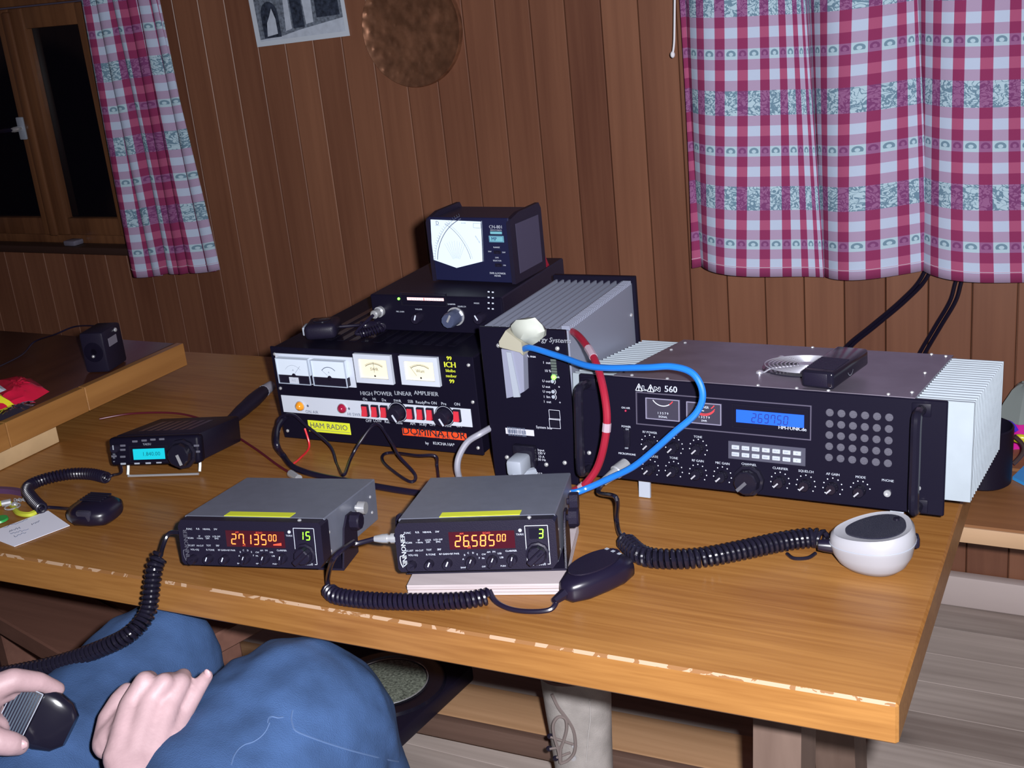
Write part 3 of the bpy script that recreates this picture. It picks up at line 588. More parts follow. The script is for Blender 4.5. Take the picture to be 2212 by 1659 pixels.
# ---------------------------------------------------------------- the two grey mobile radios
R2 = Dev('mobile_radio', -.6866, 1.0786, .7918, .3487, -.14, 'grey mobile radio reading 26.58500, channel 3, raised on plywood block', 'radio', 'grey mobile radios')
R1 = Dev('mobile_radio', -.9767, 1.0266, .7775, .2362, -.135, 'grey mobile radio reading 27.13500, channel 15, directly on table', 'radio', 'grey mobile radios')
w2, h2 = .1864, .0585
def fq(px, py): return R2.f(px, py)
def radio(D, freq, small, chan, w, h, dp, base, logo_mat):
    R = D.root; kx = w/w2; kz = h/h2
    def q(px, py): p = fq(px, py); return p[0]*kx, p[1]*kz
    # rounded front frame
    c = .008; pts = [(-w/2+c, 0), (w/2-c*.8, 0), (w/2, c), (w/2, h-.004), (w/2-.003, h), (-w/2+c*.6, h), (-w/2, h-c), (-w/2, c*.5), (-w/2+c*.4, 0)]
    G().prism(pts, lambda u, v, t: (u, t, v), -.003, .020).obj('front_panel', BLK2, R)
    G().box(-w/2+.0015, w/2-.0015, .012, dp, .0015, h+.0006, .0012, 1).obj('cover', BODY, R)
    st = [D.at(*p, 2, h+.0008) for p in ((945, 1123), (1120, 1117))] if D is R2 else [D.at(*p, 2, h+.0008) for p in ((478, 1118), (625, 1118))]
    ys = min(st[0].y, st[1].y); ys = max(ys, .014)
    G().box(st[0].x, st[1].x, ys, ys+.017, h+.0006, h+.0011).obj('sticker', YEL, R)
    a = [q(970, 1149), q(1112, 1142), q(1114, 1180), q(973, 1187)]; x0, x1 = (a[0][0]+a[3][0])/2, (a[1][0]+a[2][0])/2; z1, z0 = (a[0][1]+a[1][1])/2, (a[2][1]+a[3][1])/2
    win = G().box(x0, x1, -.0036, -.002, z0, z1).obj('display', DRED, R)
    t = T(); hd = (z1-z0)*.60; ww = (x1-x0); st_ = ww*.128; xx = x0+ww*.09
    for ch in freq:
        if ch == '.': t.line((xx-st_*.30, z0+(z1-z0)*.18), (xx-st_*.22, z0+(z1-z0)*.18), .0011, -.0039); continue
        t.seg7(ch, xx, z0+(z1-z0)*.18, hd, -.0039, st_*.58, .105); xx += st_
    for ch in small: t.seg7(ch, xx, z0+(z1-z0)*.42, hd*.62, -.0039, st_*.36, .13); xx += st_*.62
    t.obj('frequency_digits', ORA, win)
    t = T(); t.t('AM', x0+ww*.20, z1-.0022, .0032, -.0039).t('ECHO', x0+ww*.58, z1-.0022, .0032, -.0039).t('FM', x0+ww*.30, z0+.0018, .0030, -.0039)
    if D is R1: t.quad([(x0+ww*.80, z0+.003), (x0+ww*.94, z0+.003), (x0+ww*.94, z0+.0065), (x0+ww*.80, z0+.0045)], -.0039)
    t.obj('display_icons', ORD, win)
    a = [q(1134, 1134.4), q(1183, 1132.4), q(1189.6, 1216), q(1140.7, 1217.6)]
    x0, x1 = (a[0][0]+a[3][0])/2, (a[1][0]+a[2][0])/2; z1, z0 = (a[0][1]+a[1][1])/2, (a[2][1]+a[3][1])/2
    L = T(); y = -.0034
    L.path([(x0+.003, z0), (x0, z0), (x0, z1), (x1, z1), (x1, z0), (x1-.003, z0)], .0007, y)
    L.t('DX-5000', (x0+x1)/2, z0, .0042, y, bold=.01)
    for s_, px, py, sz in (('FUNC', 881.6, 1149.4, .0031), ('R.B.', 903, 1148, .0031), ('NB/ANL', 924, 1147.6, .0029), ('SW', 945.8, 1146.7, .0031), ('SCAN', 884.3, 1170.6, .0031), ('SP', 906, 1165, .0027), ('+10kHz', 907, 1170, .0027), ('LOCK', 926, 1164.6, .0027), ('DIM', 926, 1169.2, .0027), ('LCD OFF', 947.6, 1163.6, .0027), ('EMG', 948, 1168.4, .0027), ('SC.LIST', 886, 1187.8, .0029), ('HI-CUT', 907.4, 1187.4, .0029), ('TOT', 928, 1186, .0031), ('SRF', 950, 1185, .0031), ('VOL+SQ', 893.8, 1197.3, .0031), ('R-TONE', 931.8, 1196, .0031), ('RF GAIN+RF PWR', 971.6, 1194.6, .0030), ('CLARIFIER', 1105, 1188, .0029), ('TX/RX', 1124, 1152.6, .0030), ('B', 1004.8, 1197, .003), ('C', 1012.5, 1192.5, .003), ('D', 1023, 1192.3, .003), ('E', 1032, 1195.5, .003), ('A', 1001.8, 1206, .003), ('F', 1036.5, 1203.5, .003), ('CW', 1046, 1195.5, .0028), ('PA', 1045, 1204, .0028), ('AM', 1056.5, 1190.6, .0028), ('FM', 1068, 1190, .0028), ('USB', 1080, 1193.5, .0028), ('LSB', 1084.5, 1202, .0028), ('BAND', 1003, 1224, .0026), ('OFF', 1046, 1222, .0026), ('PUSH', 1088, 1220.5, .0026)):
        p = q(px, py); L.t(s_, p[0], p[1], sz, y)
    L.obj('lettering', WHT, R)
    p0, p1 = q(870, 1146), q(877, 1227); lg = T(); lg.t('SINNONER', (p0[0]+p1[0])/2+.0004, (p0[1]+p1[1])/2, .0078, y, rot=PI/2, bold=.02, sx=1.03)
    a = q(866, 1200); lg.path([(a[0]+.002, a[1]+.0005), (a[0], a[1]), (a[0]-.0004, a[1]-.004), (a[0]+.0003, a[1]-.009), (a[0]+.0022, a[1]-.0135)], .0009, y); lg.obj('logo', logo_mat, R)
    a, b = q(1143, 1139), q(1176.6, 1161); cw = G().box(a[0], b[0], -.0036, -.002, b[1], a[1]).obj('channel_window', BLKG, R)
    t = T(); hd = (a[1]-b[1])*.80; xx = b[0]-hd*.62
    for ch in reversed(chan): t.seg7(ch, xx, b[1]+.0010, hd, -.0039, hd*.46, .13); xx -= hd*.86
    t.obj('channel_digits', GRE, cw)
    p = q(1124, 1143.8); G().ball((p[0], -.003, p[1]), .0022).obj('status_lamp', WHT, R)
    p = q(1162, 1191); knob(R, p[0], p[1]-.001, .0112, .013, rad(48), BLK2, BLKG, 'channel_knob', skirt=1, bar=True, y=-.003)
    for nm, px, py, r_, bar, an in (('volume_knob', 892, 1216, .0055, 0, 60), ('tone_knob', 930, 1213, .0052, 0, 25), ('gain_knob', 969, 1212, .0055, 0, 25), ('band_knob', 1018.5, 1208, .0062, 1, 25), ('mode_knob', 1065, 1205.5, .0062, 1, 25), ('clarifier_knob', 1108, 1203, .0060, 1, 15)):
        p = q(px, py); knob(R, p[0], p[1]-.001, r_, .011 if not bar else .008, rad(an), BLK2, WHT if nm != 'volume_knob' else BLKG, nm, pl=1.0, bar=bool(bar), y=-.003)
    # U bracket with thumb screws
    g = G(); zl = -(D.m @ V((0, .075, 0))).z + base; zl = zl/math.cos(.14)
    for sx in (-1, 1):
        xx = sx*(w/2+.0022); g.prism([(.045, zl-.0035), (.095, zl+.0035), (.098, .030), (.086, .044), (.070, .044), (.058, .030)], lambda u, v, t: (t, u, v), xx-.0012, xx+.0012)
    g.prism([(.045, zl-.0035), (.095, zl+.0035), (.095, zl+.006), (.045, zl-.001)], lambda u, v, t: (t, u, v), -w/2-.003, w/2+.003)
    br = g.obj('mounting_bracket', BLK2, R)
    for sx in (-1, 1):
        G().lathe([(0, .004), (.003, .004), (.003, .0115), (.013, .0115), (.015, .010)], (sx*(w/2+.003), .078, .034), (sx, 0, 0), 18, flute=.06).obj('thumb_screw', BLK2, br)
        if sx > 0 and D is R1: G().lathe([(0, .004), (.004, .004), (.004, .0085), (.014, .008)], (sx*(w/2+.001), .104, .043), (sx, 0, 0), 16).obj('chrome_socket', CHR, R)
        if sx > 0 and D is R2: G().lathe([(0, .004), (.004, .004), (.004, .0115), (.014, .0115)], (sx*(w/2+.001), .108, .045), (sx, 0, 0), 18, flute=.06).obj('side_knob', BLK2, R)
    for y_, z_ in ((.022, .038), (.022, .014), (dp-.022, .040), (dp-.02, .018)): screw(R, (w/2-.0015, y_, z_), (1, 0, 0), .0022)
    screw(R, (w/2-.030, .004, h), (0, 0, 1), .0026)
    G().box(-w/2-.0035, -w/2, .004, .014, h*.52, h*.52+.013, .001).obj('microphone_socket', BLK2, R)
    return R
radio(R2, '26.585', '00', '3', .1864, .0585, .1867, TZ+.0147, WHT)
radio(R1, '27.135', '00', '15', .1913, .0579, .1819, TZ+.0012, mat('dim_logo', (.10, .10, .13), .5))
# the plywood pile
pb = empty('plywood_block', Matrix.Translation((-.690, 1.092, TZ)) @ Matrix.Rotation(.328, 4, 'Z'), 'pale layered plywood block under the mobile radio', 'wood block')
for i in range(4): G().box(-.0935+.0006*(i % 2), .0935, 0+.0008*(i % 3), .16, .0003+i*.0036, .0003+i*.0036+.0033, .0004, 1).obj('wood_layer', PLY, pb); 
for i in range(3): G().box(-.0925, .0925, .0015, .159, .0035+i*.0036, .0040+i*.0036).obj('glue_line', PLYD, pb)
# ---------------------------------------------------------------- the linear amplifier
D = Dev('linear_amplifier', -1.067, 1.44, .76, .0394, 0, 'black linear amplifier with four meters, yellow sticker and red sticker', 'amplifier'); R = D.root
w, h, d = .359, .153, .30
G().box(-w/2+.002, w/2-.002, .004, d, 0, h-.002, .002, 1).obj('case', BLK, R)
G().box(-w/2, w/2, 0, .004, 0, h, .001, 1).obj('front_panel', BLK, R)
for sx in (-1, 1):
    for y_ in (.03, d-.03): G().lathe([(0, .010), (.0095, .009)], (sx*.15, y_, 0), (0, 0, -1), 14).obj('foot', RUB, R)
    for z_ in (.012, h*.55, h-.012): screw(R, (sx*(w/2-.008), 0, z_), (0, -1, 0), .0028)
for i in range(12): G().box(-.13+i*.022, -.118+i*.022, .05, d-.04, h-.0025, h-.0015).obj('vent_slot', BLKG, R)
x0, x1, z0, z1 = bx4(D, (595, 765), (761, 769), (770, 834), (606, 828))
G().box(x0, x1, -.0015, 0, z0, z1).obj('meter_plate', WHT, R)
for a, b, lbl in ((x0+(x1-x0)*.05, x0+(x1-x0)*.47, 1), (x0+(x1-x0)*.51, x0+(x1-x0)*.94, 0)):
    za, zb = z0+.003, z1-.004; zm = za+(zb-za)*.33
    m = G().box(a, b, -.011, -.0015, zm, zb, .0008, 1).obj('square_meter', mat('meter_white_face', (.62, .70, .80), .35), R)
    G().box(a, b, -.0105, -.0015, za, zm, .0008, 1).obj('meter_base', BLK2, m); G().ball(((a+b)/2, -.0100, zm), .0052, 1, .3, 1).obj('meter_pivot', BLK2, m)
    frame(G(), (a+.0008, b-.0008, za+.0008, zb-.0008), -.0125, -.0105, .001).obj('meter_rim', mat('clear_acrylic', (.40, .46, .56), .12), m)
    t = T(); cx = (a+b)/2
    if lbl: t.arc(cx, zm, .017, rad(35), rad(145), .0003, -.0114); t.line((cx+.003, zm+.004), (cx+.014, zm+.016), .0004, -.0114)
    else: t.arc(cx, zm+.002, .0155, rad(40), rad(140), .0011, -.0114); t.line((cx-.003, zm+.004), (cx-.013, zm+.0125), .0004, -.0114)
    t.t('A', cx, zm+.009, .004, -.0114); t.obj('meter_scale', INK, m)
    if lbl:
        G().box(cx-.0095, cx+.0075, -.0118, -.0106, za+.001, za+.011).obj('meter_label', WHT, m); t = T(); t.t('A/Z', cx-.001, za+.006, .005, -.0121); t.obj('label_print', GRY, m)
for pts, nm, rot_ in ((((766, 765), (846, 767), (854, 826), (775, 822)), 'SWR', 90), (((864, 769), (947, 772), (955, 830), (873, 827)), 'Watt', 125)):
    x0, x1, z0, z1 = bx4(D, *pts); b = .0075
    m = frame(G(), (x0+b, x1-b, z0+b*.8, z1-b*.8), -.006, 0, b).obj('edge_meter', WHT, R)
    G().box(x0+b, x1-b, -.0022, -.0005, z0+b*.8, z1-b*.8).obj('meter_face', MCRM, m)
    t = T(); cx = (x0+x1)/2; t.arc(cx, z0+.003, .026, rad(55), rad(125), .0009, -.0026); t.arc(cx, z0+.003, .0277, rad(55), rad(125), .0004, -.0026)
    t.t(nm, cx, z0+.020, .0068, -.0026); a = rad(rot_); t.line((cx+math.cos(a)*.012, z0+.003+math.sin(a)*.012), (cx+math.cos(a)*.029, z0+.003+math.sin(a)*.029), .0005, -.003); t.disc(cx, z0+b+.002, .0016, -.0026); t.obj('meter_scale', BLKP, m)
t = T(); cx, cz = D.f(974, 803)
for s_, dz, sz, bo in (('99', .0205, .0085, .03), ('ICH', .0105, .0120, .03), ('bleibe', .0015, .0068, .02), ('sauber', -.0065, .0068, .02), ('99', -.0150, .0085, .03)): t.t(s_, cx, cz+dz, sz, -.0006, bold=bo)
t.obj('yellow_lettering', mat('yellow_print', (.75, .82, .05), .5), R)
x0, x1, z0, z1 = bx4(D, (609, 857), (1016, 879), (1021, 918), (614, 893)); zc = (z0+z1)/2
G().box(x0, x1, -.0012, 0, z0, z1).obj('control_strip', WHT, R)
L_ = T()
def dt(s, px, py, size, **k): q = D.f(px, py); L_.t(s, q[0], q[1], size, **k)
for s_, px in (('HIGH', 792), ('POWER', 828), ('LINEAR', 871), ('AMPLIFIER', 921)): dt(s_, px, 850, .0092, bold=.012)
L_.obj('title_lettering', WHT, R); L_ = T()
_sw = (('On', 789, 862), ('Hi', 809, 862), ('Dx', 830, 864), ('SWR', 859, 866), ('SSB', 887, 867), ('Ready', 908, 869), ('Pre ON', 931, 870), ('Pre', 959, 872), ('ON', 988, 873), ('OFF', 797, 909), ('LOW', 816, 909), ('Rel.', 837, 911), ('Sens', 863, 913), ('AM', 892, 915), ('St.By', 914, 916), ('OFF', 935, 917), ('Sens', 968, 919), ('OFF', 993, 920))
for s_, px, py in _sw:
    if py < 900: dt(s_, px, py, .0064)
L_.obj('upper_switch_lettering', WHT, R); L_ = T()
for s_, px, py in _sw:
    if py > 900: dt(s_, px, py, .0064)
L_.obj('lower_switch_lettering', WHT, R); L_ = T()
dt('by', 923, 957, .0062, bold=.03); dt('KUCHA HA*', 959, 959, .0066, bold=.03)
L_.obj('maker_lettering', WHT, R)
t = T()
for s_, px, py in (('ON AIR', 675, 889.5), ('HI SWR', 766, 895)): q = D.f(px, py); t.t(s_, q[0], q[1], .0072, -.0016)
for px, py in ((666, 876), (755, 882)): q = D.f(px, py); t.disc(q[0], q[1], .0021, -.0016)
t.obj('strip_print', INK, R)
for px, py, m, nm in ((650, 876, LAMB, 'amber_lamp'), (741, 881, LRED, 'red_lamp')):
    q = D.f(px, py); o = G().lathe([(0, .0075), (.003, .0075), (.006, .0062), (.0085, .003)], (q[0], -.001, q[1]), (0, -1, 0), 18).obj(nm, m, R); G().lathe([(0, .0085), (.002, .008)], (q[0], -.001, q[1]), (0, -1, 0), 18).obj('lamp_ring', CHR, o)
for px in (791, 812, 832, 888, 910, 931, 989):
    py = 881+(px-780)*.056; q = D.f(px, py+4); o = G().box(q[0]-.0062, q[0]+.0062, -.0045, 0, q[1]-.0098, q[1]+.0098, .0008, 1).obj('rocker_switch', BLK2, R)
    g = G(); g.prism([(-.0075, -.0045), (.0075, -.0045), (.0075, -.0052), (0, -.0062), (-.0075, -.0085)], lambda u, v, t_: (q[0]+t_, v, q[1]+u), -.0043, .0043); g.obj('rocker', ROCK, o)
for px, py in ((861, 889), (962, 897)):
    q = D.f(px, py); o = knob(R, q[0], q[1], .0125, .017, rad(150), BLK2, WHT, y=-.001)
    G().lathe([(0, .0165), (.0014, .0165)], (q[0], -.001, q[1]), (0, -1, 0), 28).obj('knob_rim', BLK, o); t = T(); t.arc(q[0], q[1], .0150, 0, 2*PI, .0006, -.0027, 28); t.obj('rim_line', WHT, o)
q0, q1 = D.f(664, 903), D.f(759, 938); o = G().box(q0[0], q1[0], -.0012, 0, q1[1]-.001, q0[1]-.003, .0004, 1).obj('yellow_sticker', YEL, R)
t = T(); t.t('HAM RADIO', (q0[0]+q1[0])/2, (q0[1]+q1[1])/2-.0005, .0128, -.0016, bold=.008); t.line((q0[0]+.004, q1[1]+.003), (q1[0]-.001, q1[1]+.003), .0006, -.0016); t.obj('sticker_print', mat('grey_print', (.16, .16, .16), .6), o)
q0, q1 = D.f(868, 919), D.f(1010, 957); o = G().box(q0[0], q1[0], -.0012, 0, q1[1]+.004, q0[1]-.004, .0004, 1).obj('red_sticker', REDS, R)
t = T(); cx = (q0[0]+q1[0])/2; zt, zb = q0[1]-.004, q1[1]+.004; t.t('DOMINATOR', cx, zt-(zt-zb)*.34, .0172, -.0016, bold=.01, sx=1.05); t.t('8 PILL     50 VOLT', cx, zt-(zt-zb)*.76, .0092, -.0016); t.obj('sticker_print', BLKP, o)
# ---------------------------------------------------------------- the older radio standing on the amplifier
U = Dev('dial_radio', -1.0021, 1.541, .9135, .05, 0, 'dark radio with lit pink dial sitting on the linear amplifier', 'radio'); R = U.root
w, h, d = .229, .0595, .24
G().box(-w/2, w/2, .003, d, .0015, h, .002, 1).obj('case', BLK2, R); G().box(-w/2, w/2, 0, .006, .0015, h, .002, 1).obj('front_panel', BLK, R)
for sx in (-1, 1): G().lathe([(0, .008), (.0016, .008)], (sx*.09, .03, .0016), (0, 0, -1), 12).lathe([(0, .008), (.0016, .008)], (sx*.09, d-.03, .0016), (0, 0, -1), 12).obj('foot_pair', RUB, R)
q0, q1 = U.f(867, 630), U.f(966, 662); o = frame(G(), (q0[0], q1[0], q1[1]+.002, q0[1]-.002), -.003, 0, .0015).obj('dial_window', BLKG, R)
q0, q1 = U.f(879, 638), U.f(959, 650); G().box(q0[0], q1[0], -.001, 0, q1[1], q0[1]-.003).obj('lit_dial', DIAL, o)
t = T()
for i in range(14): x = q0[0]+.004+i*(q1[0]-q0[0]-.008)/13; t.line((x, q0[1]-.0035), (x, q0[1]-.006-.001*(i % 3)), .0005, -.0014)
t.obj('dial_scale', INK, o); t = T(); x = q0[0]+(q1[0]-q0[0])*.47; t.line((x, q0[1]-.003), (x, q1[1]), .0012, -.0015); t.obj('dial_needle', REDI, o)
q = U.f(862, 645); G().ball((q[0], -.001, q[1]), .0022).obj('green_lamp', GRN, R)
q = U.f(985, 683); G().lathe([(0, .0145), (.002, .0145)], (q[0], 0, q[1]), (0, -1, 0), 28).obj('knob_ring', CHR, R); knob(R, q[0], q[1], .0125, .026, rad(30), mat('slate_knob', (.05, .06, .11), .35), CHR, 'tuning_knob', y=-.002)
q = U.f(1040, 685); knob(R, q[0], q[1], .0085, .014, rad(-30), BLK2, WHT)
q = U.f(905, 685); knob(R, q[0], q[1], .0085, .014, rad(20), BLK2, WHT)
L_ = T()
for s_, px, py in (('CLARIFIER', 975, 657), ('SQUELCH', 998, 662), ('VOLUME', 905, 668), ('MIC GAIN', 865, 673), ('MODE', 1030, 655)): q = U.f(px, py); L_.t(s_, q[0], q[1], .0032, bold=.02)
for i in range(4):
    for j in range(2): q = U.f(1056+j*9, 630+i*12+j*1); L_.quad([(q[0]-.0016, q[1]-.0010), (q[0]+.0016, q[1]-.0010), (q[0]+.0016, q[1]+.0010), (q[0]-.0016, q[1]+.0010)])
L_.obj('lettering', WHT, R)
q = U.f(822, 672); G().lathe([(0, .0085), (.006, .0085), (.006, .0068), (.020, .0068), (.022, .005)], (q[0], 0, q[1]), (0, -1, 0), 18).obj('microphone_plug', CHR, R)
# its microphone lying on the amplifier
pc = U.w(q[0], -.022, q[1]); mo = D.w(-.115, .055, .153)
mc = empty('hand_microphone', Matrix.Translation(mo) @ Matrix.Rotation(rad(24), 4, 'Z'), 'black hand microphone lying on top of the linear amplifier', 'microphone')
G().box(-.026, .026, -.020, .034, .0005, .026, .009, 3).obj('shell', BLK2, mc); G().lathe([(0, .014), (.002, .014), (.003, .011)], (0, .008, .025), (0, 0, 1), 20).obj('grille', BLKG, mc)
G().box(-.031, -.024, -.005, .020, .006, .020, .002).obj('talk_button', GRY, mc)
iv = mc.matrix_world.inverted(); pts = [iv @ pc, iv @ (pc+V((-.012, -.035, -.020))), V((.100, -.025, .016)), V((.070, .010, .012)), V((.026, .012, .012))]
g = G(); sp = spline(pts, 12); g.tube(sp[:16], .0026, 8); coil(g, sp[15:40:4], .0055, .0018, .0042); g.tube(sp[38:], .0026, 8); g.obj('coiled_cord', RUB, mc)
# ---------------------------------------------------------------- cross-needle meter on top
Cn = Dev('swr_power_meter', -.9729, 1.6166, .9745, -.0163, 0, 'dark blue SWR and power meter with glowing white dial on top of the stack', 'meter'); R = Cn.root
w, h, d = .1513, .1075, .098; NAVY = mat('navy_plastic', (.007, .008, .034), .4)
G().box(-w/2+.006, w/2-.006, .003, d, .004, h-.008, .002, 1).obj('case', mat('dark_case', (.02, .015, .035), .45), R)
G().box(-w/2+.004, w/2-.004, 0, .004, .002, h-.004, .001, 1).obj('front_panel', NAVY, R)
for sx in (-1, 1):
    pts = [(0, .001), (d+.004, .001), (d+.004, h-.010), (d-.002, h), (.030, h), (.004, h-.006), (0, h-.012)]
    o = G().prism(pts, lambda u, v, t: (t, u-.002, v), sx*(w/2-.0065), sx*(w/2)).obj('side_plate', BLK2, R)
    G().prism([(.014, .014), (d-.010, .014), (d-.010, h-.018), (.014, h-.016)], lambda u, v, t: (t, u, v), sx*(w/2-.0005), sx*(w/2+.0006)).obj('side_panel', mat('slate_panel', (.045, .04, .075), .5), o)
def cz(zx, zy): return Cn.f(840+zx/3.687, 400+zy/3.687)
win = [cz(335, 268), cz(740, 285), cz(755, 607), cz(545, 660), cz(350, 590)]; win = [(p[0], p[1]) for p in win]
o = G().prism(win, lambda u, v, t: (u, t, v), -.0018, .0).obj('lit_dial', MWHT, R)
G().tube([(p[0], -.0018, p[1]) for p in win], .0008, 6, closed=True).obj('dial_rim', NAVY, o)
t = T(); cL = cz(750, 640); cR = cz(330, 640); rr = abs(cL[0]-cR[0])*.86
t.arc(cL[0]+.002, cL[1]-.004, rr, rad(112), rad(172), .0012, -.0022, 24); t.arc(cL[0]+.002, cL[1]-.004, rr*1.05, rad(112), rad(172), .0004, -.0022, 24)
t.arc(cR[0]-.004, cR[1]-.004, rr*1.0, rad(12), rad(60), .0007, -.0022, 24); t.arc(cR[0]-.004, cR[1]-.004, rr*1.04, rad(12), rad(60), .0003, -.0022, 24)
for i in range(22): a = rad(112+i*60/21); t.line((cL[0]+.002+math.cos(a)*rr*1.05, cL[1]-.004+math.sin(a)*rr*1.05), (cL[0]+.002+math.cos(a)*rr*1.10, cL[1]-.004+math.sin(a)*rr*1.10), .0004, -.0022)
cm = cz(550, 640)
for i in range(9): a = rad(62+i*7); t.line((cm[0]+math.cos(a)*.012, cm[1]+math.sin(a)*.012), (cm[0]+math.cos(a)*.040, cm[1]+math.sin(a)*.040), .00022, -.0021)
p = cz(392, 300); t.t('D', p[0], p[1], .0085, -.0022, bold=-.005); p = cz(392, 318); t.t('DAIWA', p[0], p[1], .0022, -.0022)
p = cz(500, 305); t.t('20  10  5', p[0], p[1], .0026, -.0022); p = cz(600, 300); t.t('POWER', p[0], p[1], .0024, -.0022); t.path([cz(678, 300), cz(738, 303), cz(740, 340), cz(680, 336)], .0004, -.0022, closed=True)
p = cz(405, 430); t.t('FORWARD', p[0], p[1], .0026, -.0022, rot=rad(60)); p = cz(712, 430); t.t('REFLECTED', p[0], p[1], .0026, -.0022, rot=rad(-58))
t.obj('dial_scale', INK, o)
L_ = T()
for s_, zx, zy, sz, bo in (('CN-801', 853, 333, .0072, .01), ('REMOTE SENSOR', 855, 358, .0026, .02), ('RANGE', 860, 495, .0034, .02), ('20W', 805, 528, .0030, .02), ('2kW', 917, 535, .0030, .02), ('SWR', 863, 577, .0030, .02), ('SELECTOR', 865, 601, .0032, .02), ('ON', 923, 638, .0030, .02), ('SWR & POWER', 868, 702, .0042, .02), ('METER', 868, 722, .0038, .02)): p = cz(zx, zy); L_.t(s_, p[0], p[1], sz, bold=bo)
L_.obj('lettering', WHT, R)
for a, b, nm in ((cz(808, 368), cz(902, 390), 'cyan_label'), (cz(797, 402), cz(918, 455), 'logo_label')): G().box(a[0], b[0], -.0008, 0, b[1], a[1]).obj(nm, CYANL, R)
t = T(); p = cz(840, 428); t.t('MP', p[0], p[1], .0075, -.0012, bold=.01); a, b = cz(797, 402), cz(918, 455); t.path([(a[0]+.001, a[1]-.001), (b[0]-.001, a[1]-.001), (b[0]-.001, b[1]+.001), (a[0]+.001, b[1]+.001)], .0005, -.0012, closed=True); t.obj('logo_print', LCDK, R)
for zx, zy in ((865, 533), (875, 636)): p = cz(zx, zy); o = G().box(p[0]-.006, p[0]+.006, -.001, 0, p[1]-.0025, p[1]+.0025).obj('slide_switch', BLKG, R); G().box(p[0]-.001, p[0]+.004, -.004, -.001, p[1]-.0018, p[1]+.0018).obj('switch_tab', BLK2, o)
G().cyl((-w/2+.03, .02, 0), (-w/2+.03, .02, .004), .006, 10).cyl((w/2-.03, .02, 0), (w/2-.03, .02, .004), .006, 10).obj('front_feet', RUB, R)
a = Cn.w(w/2-.012, d, .018)
for k, off in enumerate((0, .008)):
    pts = [Cn.w(w/2-.004, d+.004, .020-off), PY(1192, 588+off*1800, 1.75), PY(1218, 610+off*1800, 1.77), PY(1245, 640+off*1600, 1.79), PY(1275, 690, 1.80+off*2), PY(1300, 760, 1.82+off*2)]
    tag(G().tube(spline(pts, 8), .0022, 7).obj('red_wire', REDC), ['upper', 'lower'][k]+' thin red wire running from behind the lit meter down to the right', 'wire', 'red wires behind the meter')
# ---------------------------------------------------------------- the power supply
Pz = Dev('power_supply', -.778, 1.40, .7505, .03, 0, 'tall black power supply with blue cable, green lamp and grey finned body', 'power supply'); R = Pz.root
w, h, d = .130, .226, .25
G().box(-w/2, w/2, 0, .006, .002, h, .001, 1).obj('front_panel', BLK, R)
G().box(-w/2+.002, w/2-.012, .006, d, .004, h-.012, .001, 1).obj('case', ALG, R)
G().box(w/2-.0115, w/2-.001, .012, d, .010, h-.004, .0006, 1).obj('side_plate', ALG, R)
o = G().box(-w/2+.002, w/2-.0115, .008, d, h-.0125, h-.010).obj('fin_base', ALG, R); me = None
for i in range(11):
    if me is None: q_ = G().box(-.0013, .0013, .010, d, h-.0115, h-.001).obj('top_fin', ALG, o); me = q_.data
    else: q_ = link('top_fin', me, o)
    q_.location.x = -w/2+.006+i*.0108
me = None
for i in range(42):
    if me is None: q_ = G().box(w/2-.0125, w/2-.0002, -.0012, .0012, h-.0045, h+.0012).obj('edge_tooth', ALG, o); me = q_.data
    else: q_ = link('edge_tooth', me, o)
    q_.location.y = .018+i*.0055
G().box(-w/2, w/2+.004, d, d+.008, .004, h+.006, .001, 1).obj('rear_panel', BLK, R)
screw(R, (w/2-.001, d-.012, h-.05), (1, 0, 0), .003)
def pz(zx, zy, y=0): return Pz.f(1000+zx/3.77, 640+zy/3.77, y)
L_ = T()
for s_, zx, zy, sz in (('64 A max', 540, 487, .0052), ('I  out', 685, 540, .0050), ('10 %', 693, 607, .0050), ('ok', 775, 657, .0046), ('U out', 680, 690, .0050), ('U out', 680, 735, .0050), ('U ovp', 685, 776, .0050), ('I  lim', 687, 818, .0050), ('I  out', 690, 858, .0050), ('System bus', 662, 1068, .0054), ('Input', 637, 1252, .0050), ('230 V', 642, 1278, .0050), ('10 A', 640, 1305, .0050), ('50 Hz', 645, 1330, .0050), ('PS 4012', 600, 1443, .0058), ('1', 505, 555, .0050), ('2', 508, 660, .005), ('+', 785, 738, .0055), ('+', 792, 865, .0055)): p = pz(zx, zy); L_.t(s_, p[0], p[1], sz)
for zx, zy in ((732, 692), (738, 776), (740, 818)): p = pz(zx, zy); L_.arc(p[0], p[1], .0042, rad(-60), rad(60), .0007)
for zx, zy in ((748, 965), (750, 1035)):
    p = pz(zx, zy); L_.path([(p[0]-.008, p[1]-.007), (p[0]+.008, p[1]-.007), (p[0]+.008, p[1]+.007), (p[0]-.008, p[1]+.007)], .0006, closed=True)
L_.obj('lettering', mat('grey_white_print', (.55, .57, .65), .6), R)
t = T(); p = pz(640, 352); t.t('Delta Energy Systems', p[0], p[1], .0098, shear=.25, bold=.005); t.obj('maker_lettering', mat('pale_print', (.42, .44, .5), .6), R)
p = pz(742, 657); G().ball((p[0], -.001, p[1]), .0038).obj('green_lamp', GRN, R)
p = pz(742, 575); a = (p[0]-.004, p[1]-.012)
for i in range(6): G().box(a[0], a[0]+.008, -.001, 0, a[1]+i*.004, a[1]+i*.004+.003).obj('level_bar', mat('dim_bar', (.08, .10, .09), .4), R)
for zx, zy in ((730, 692), (736, 776), (738, 818)): p = pz(zx, zy); G().lathe([(0, .0026), (.001, .0026)], (p[0], 0, p[1]), (0, -1, 0), 10).obj('trimmer', GRY, R)
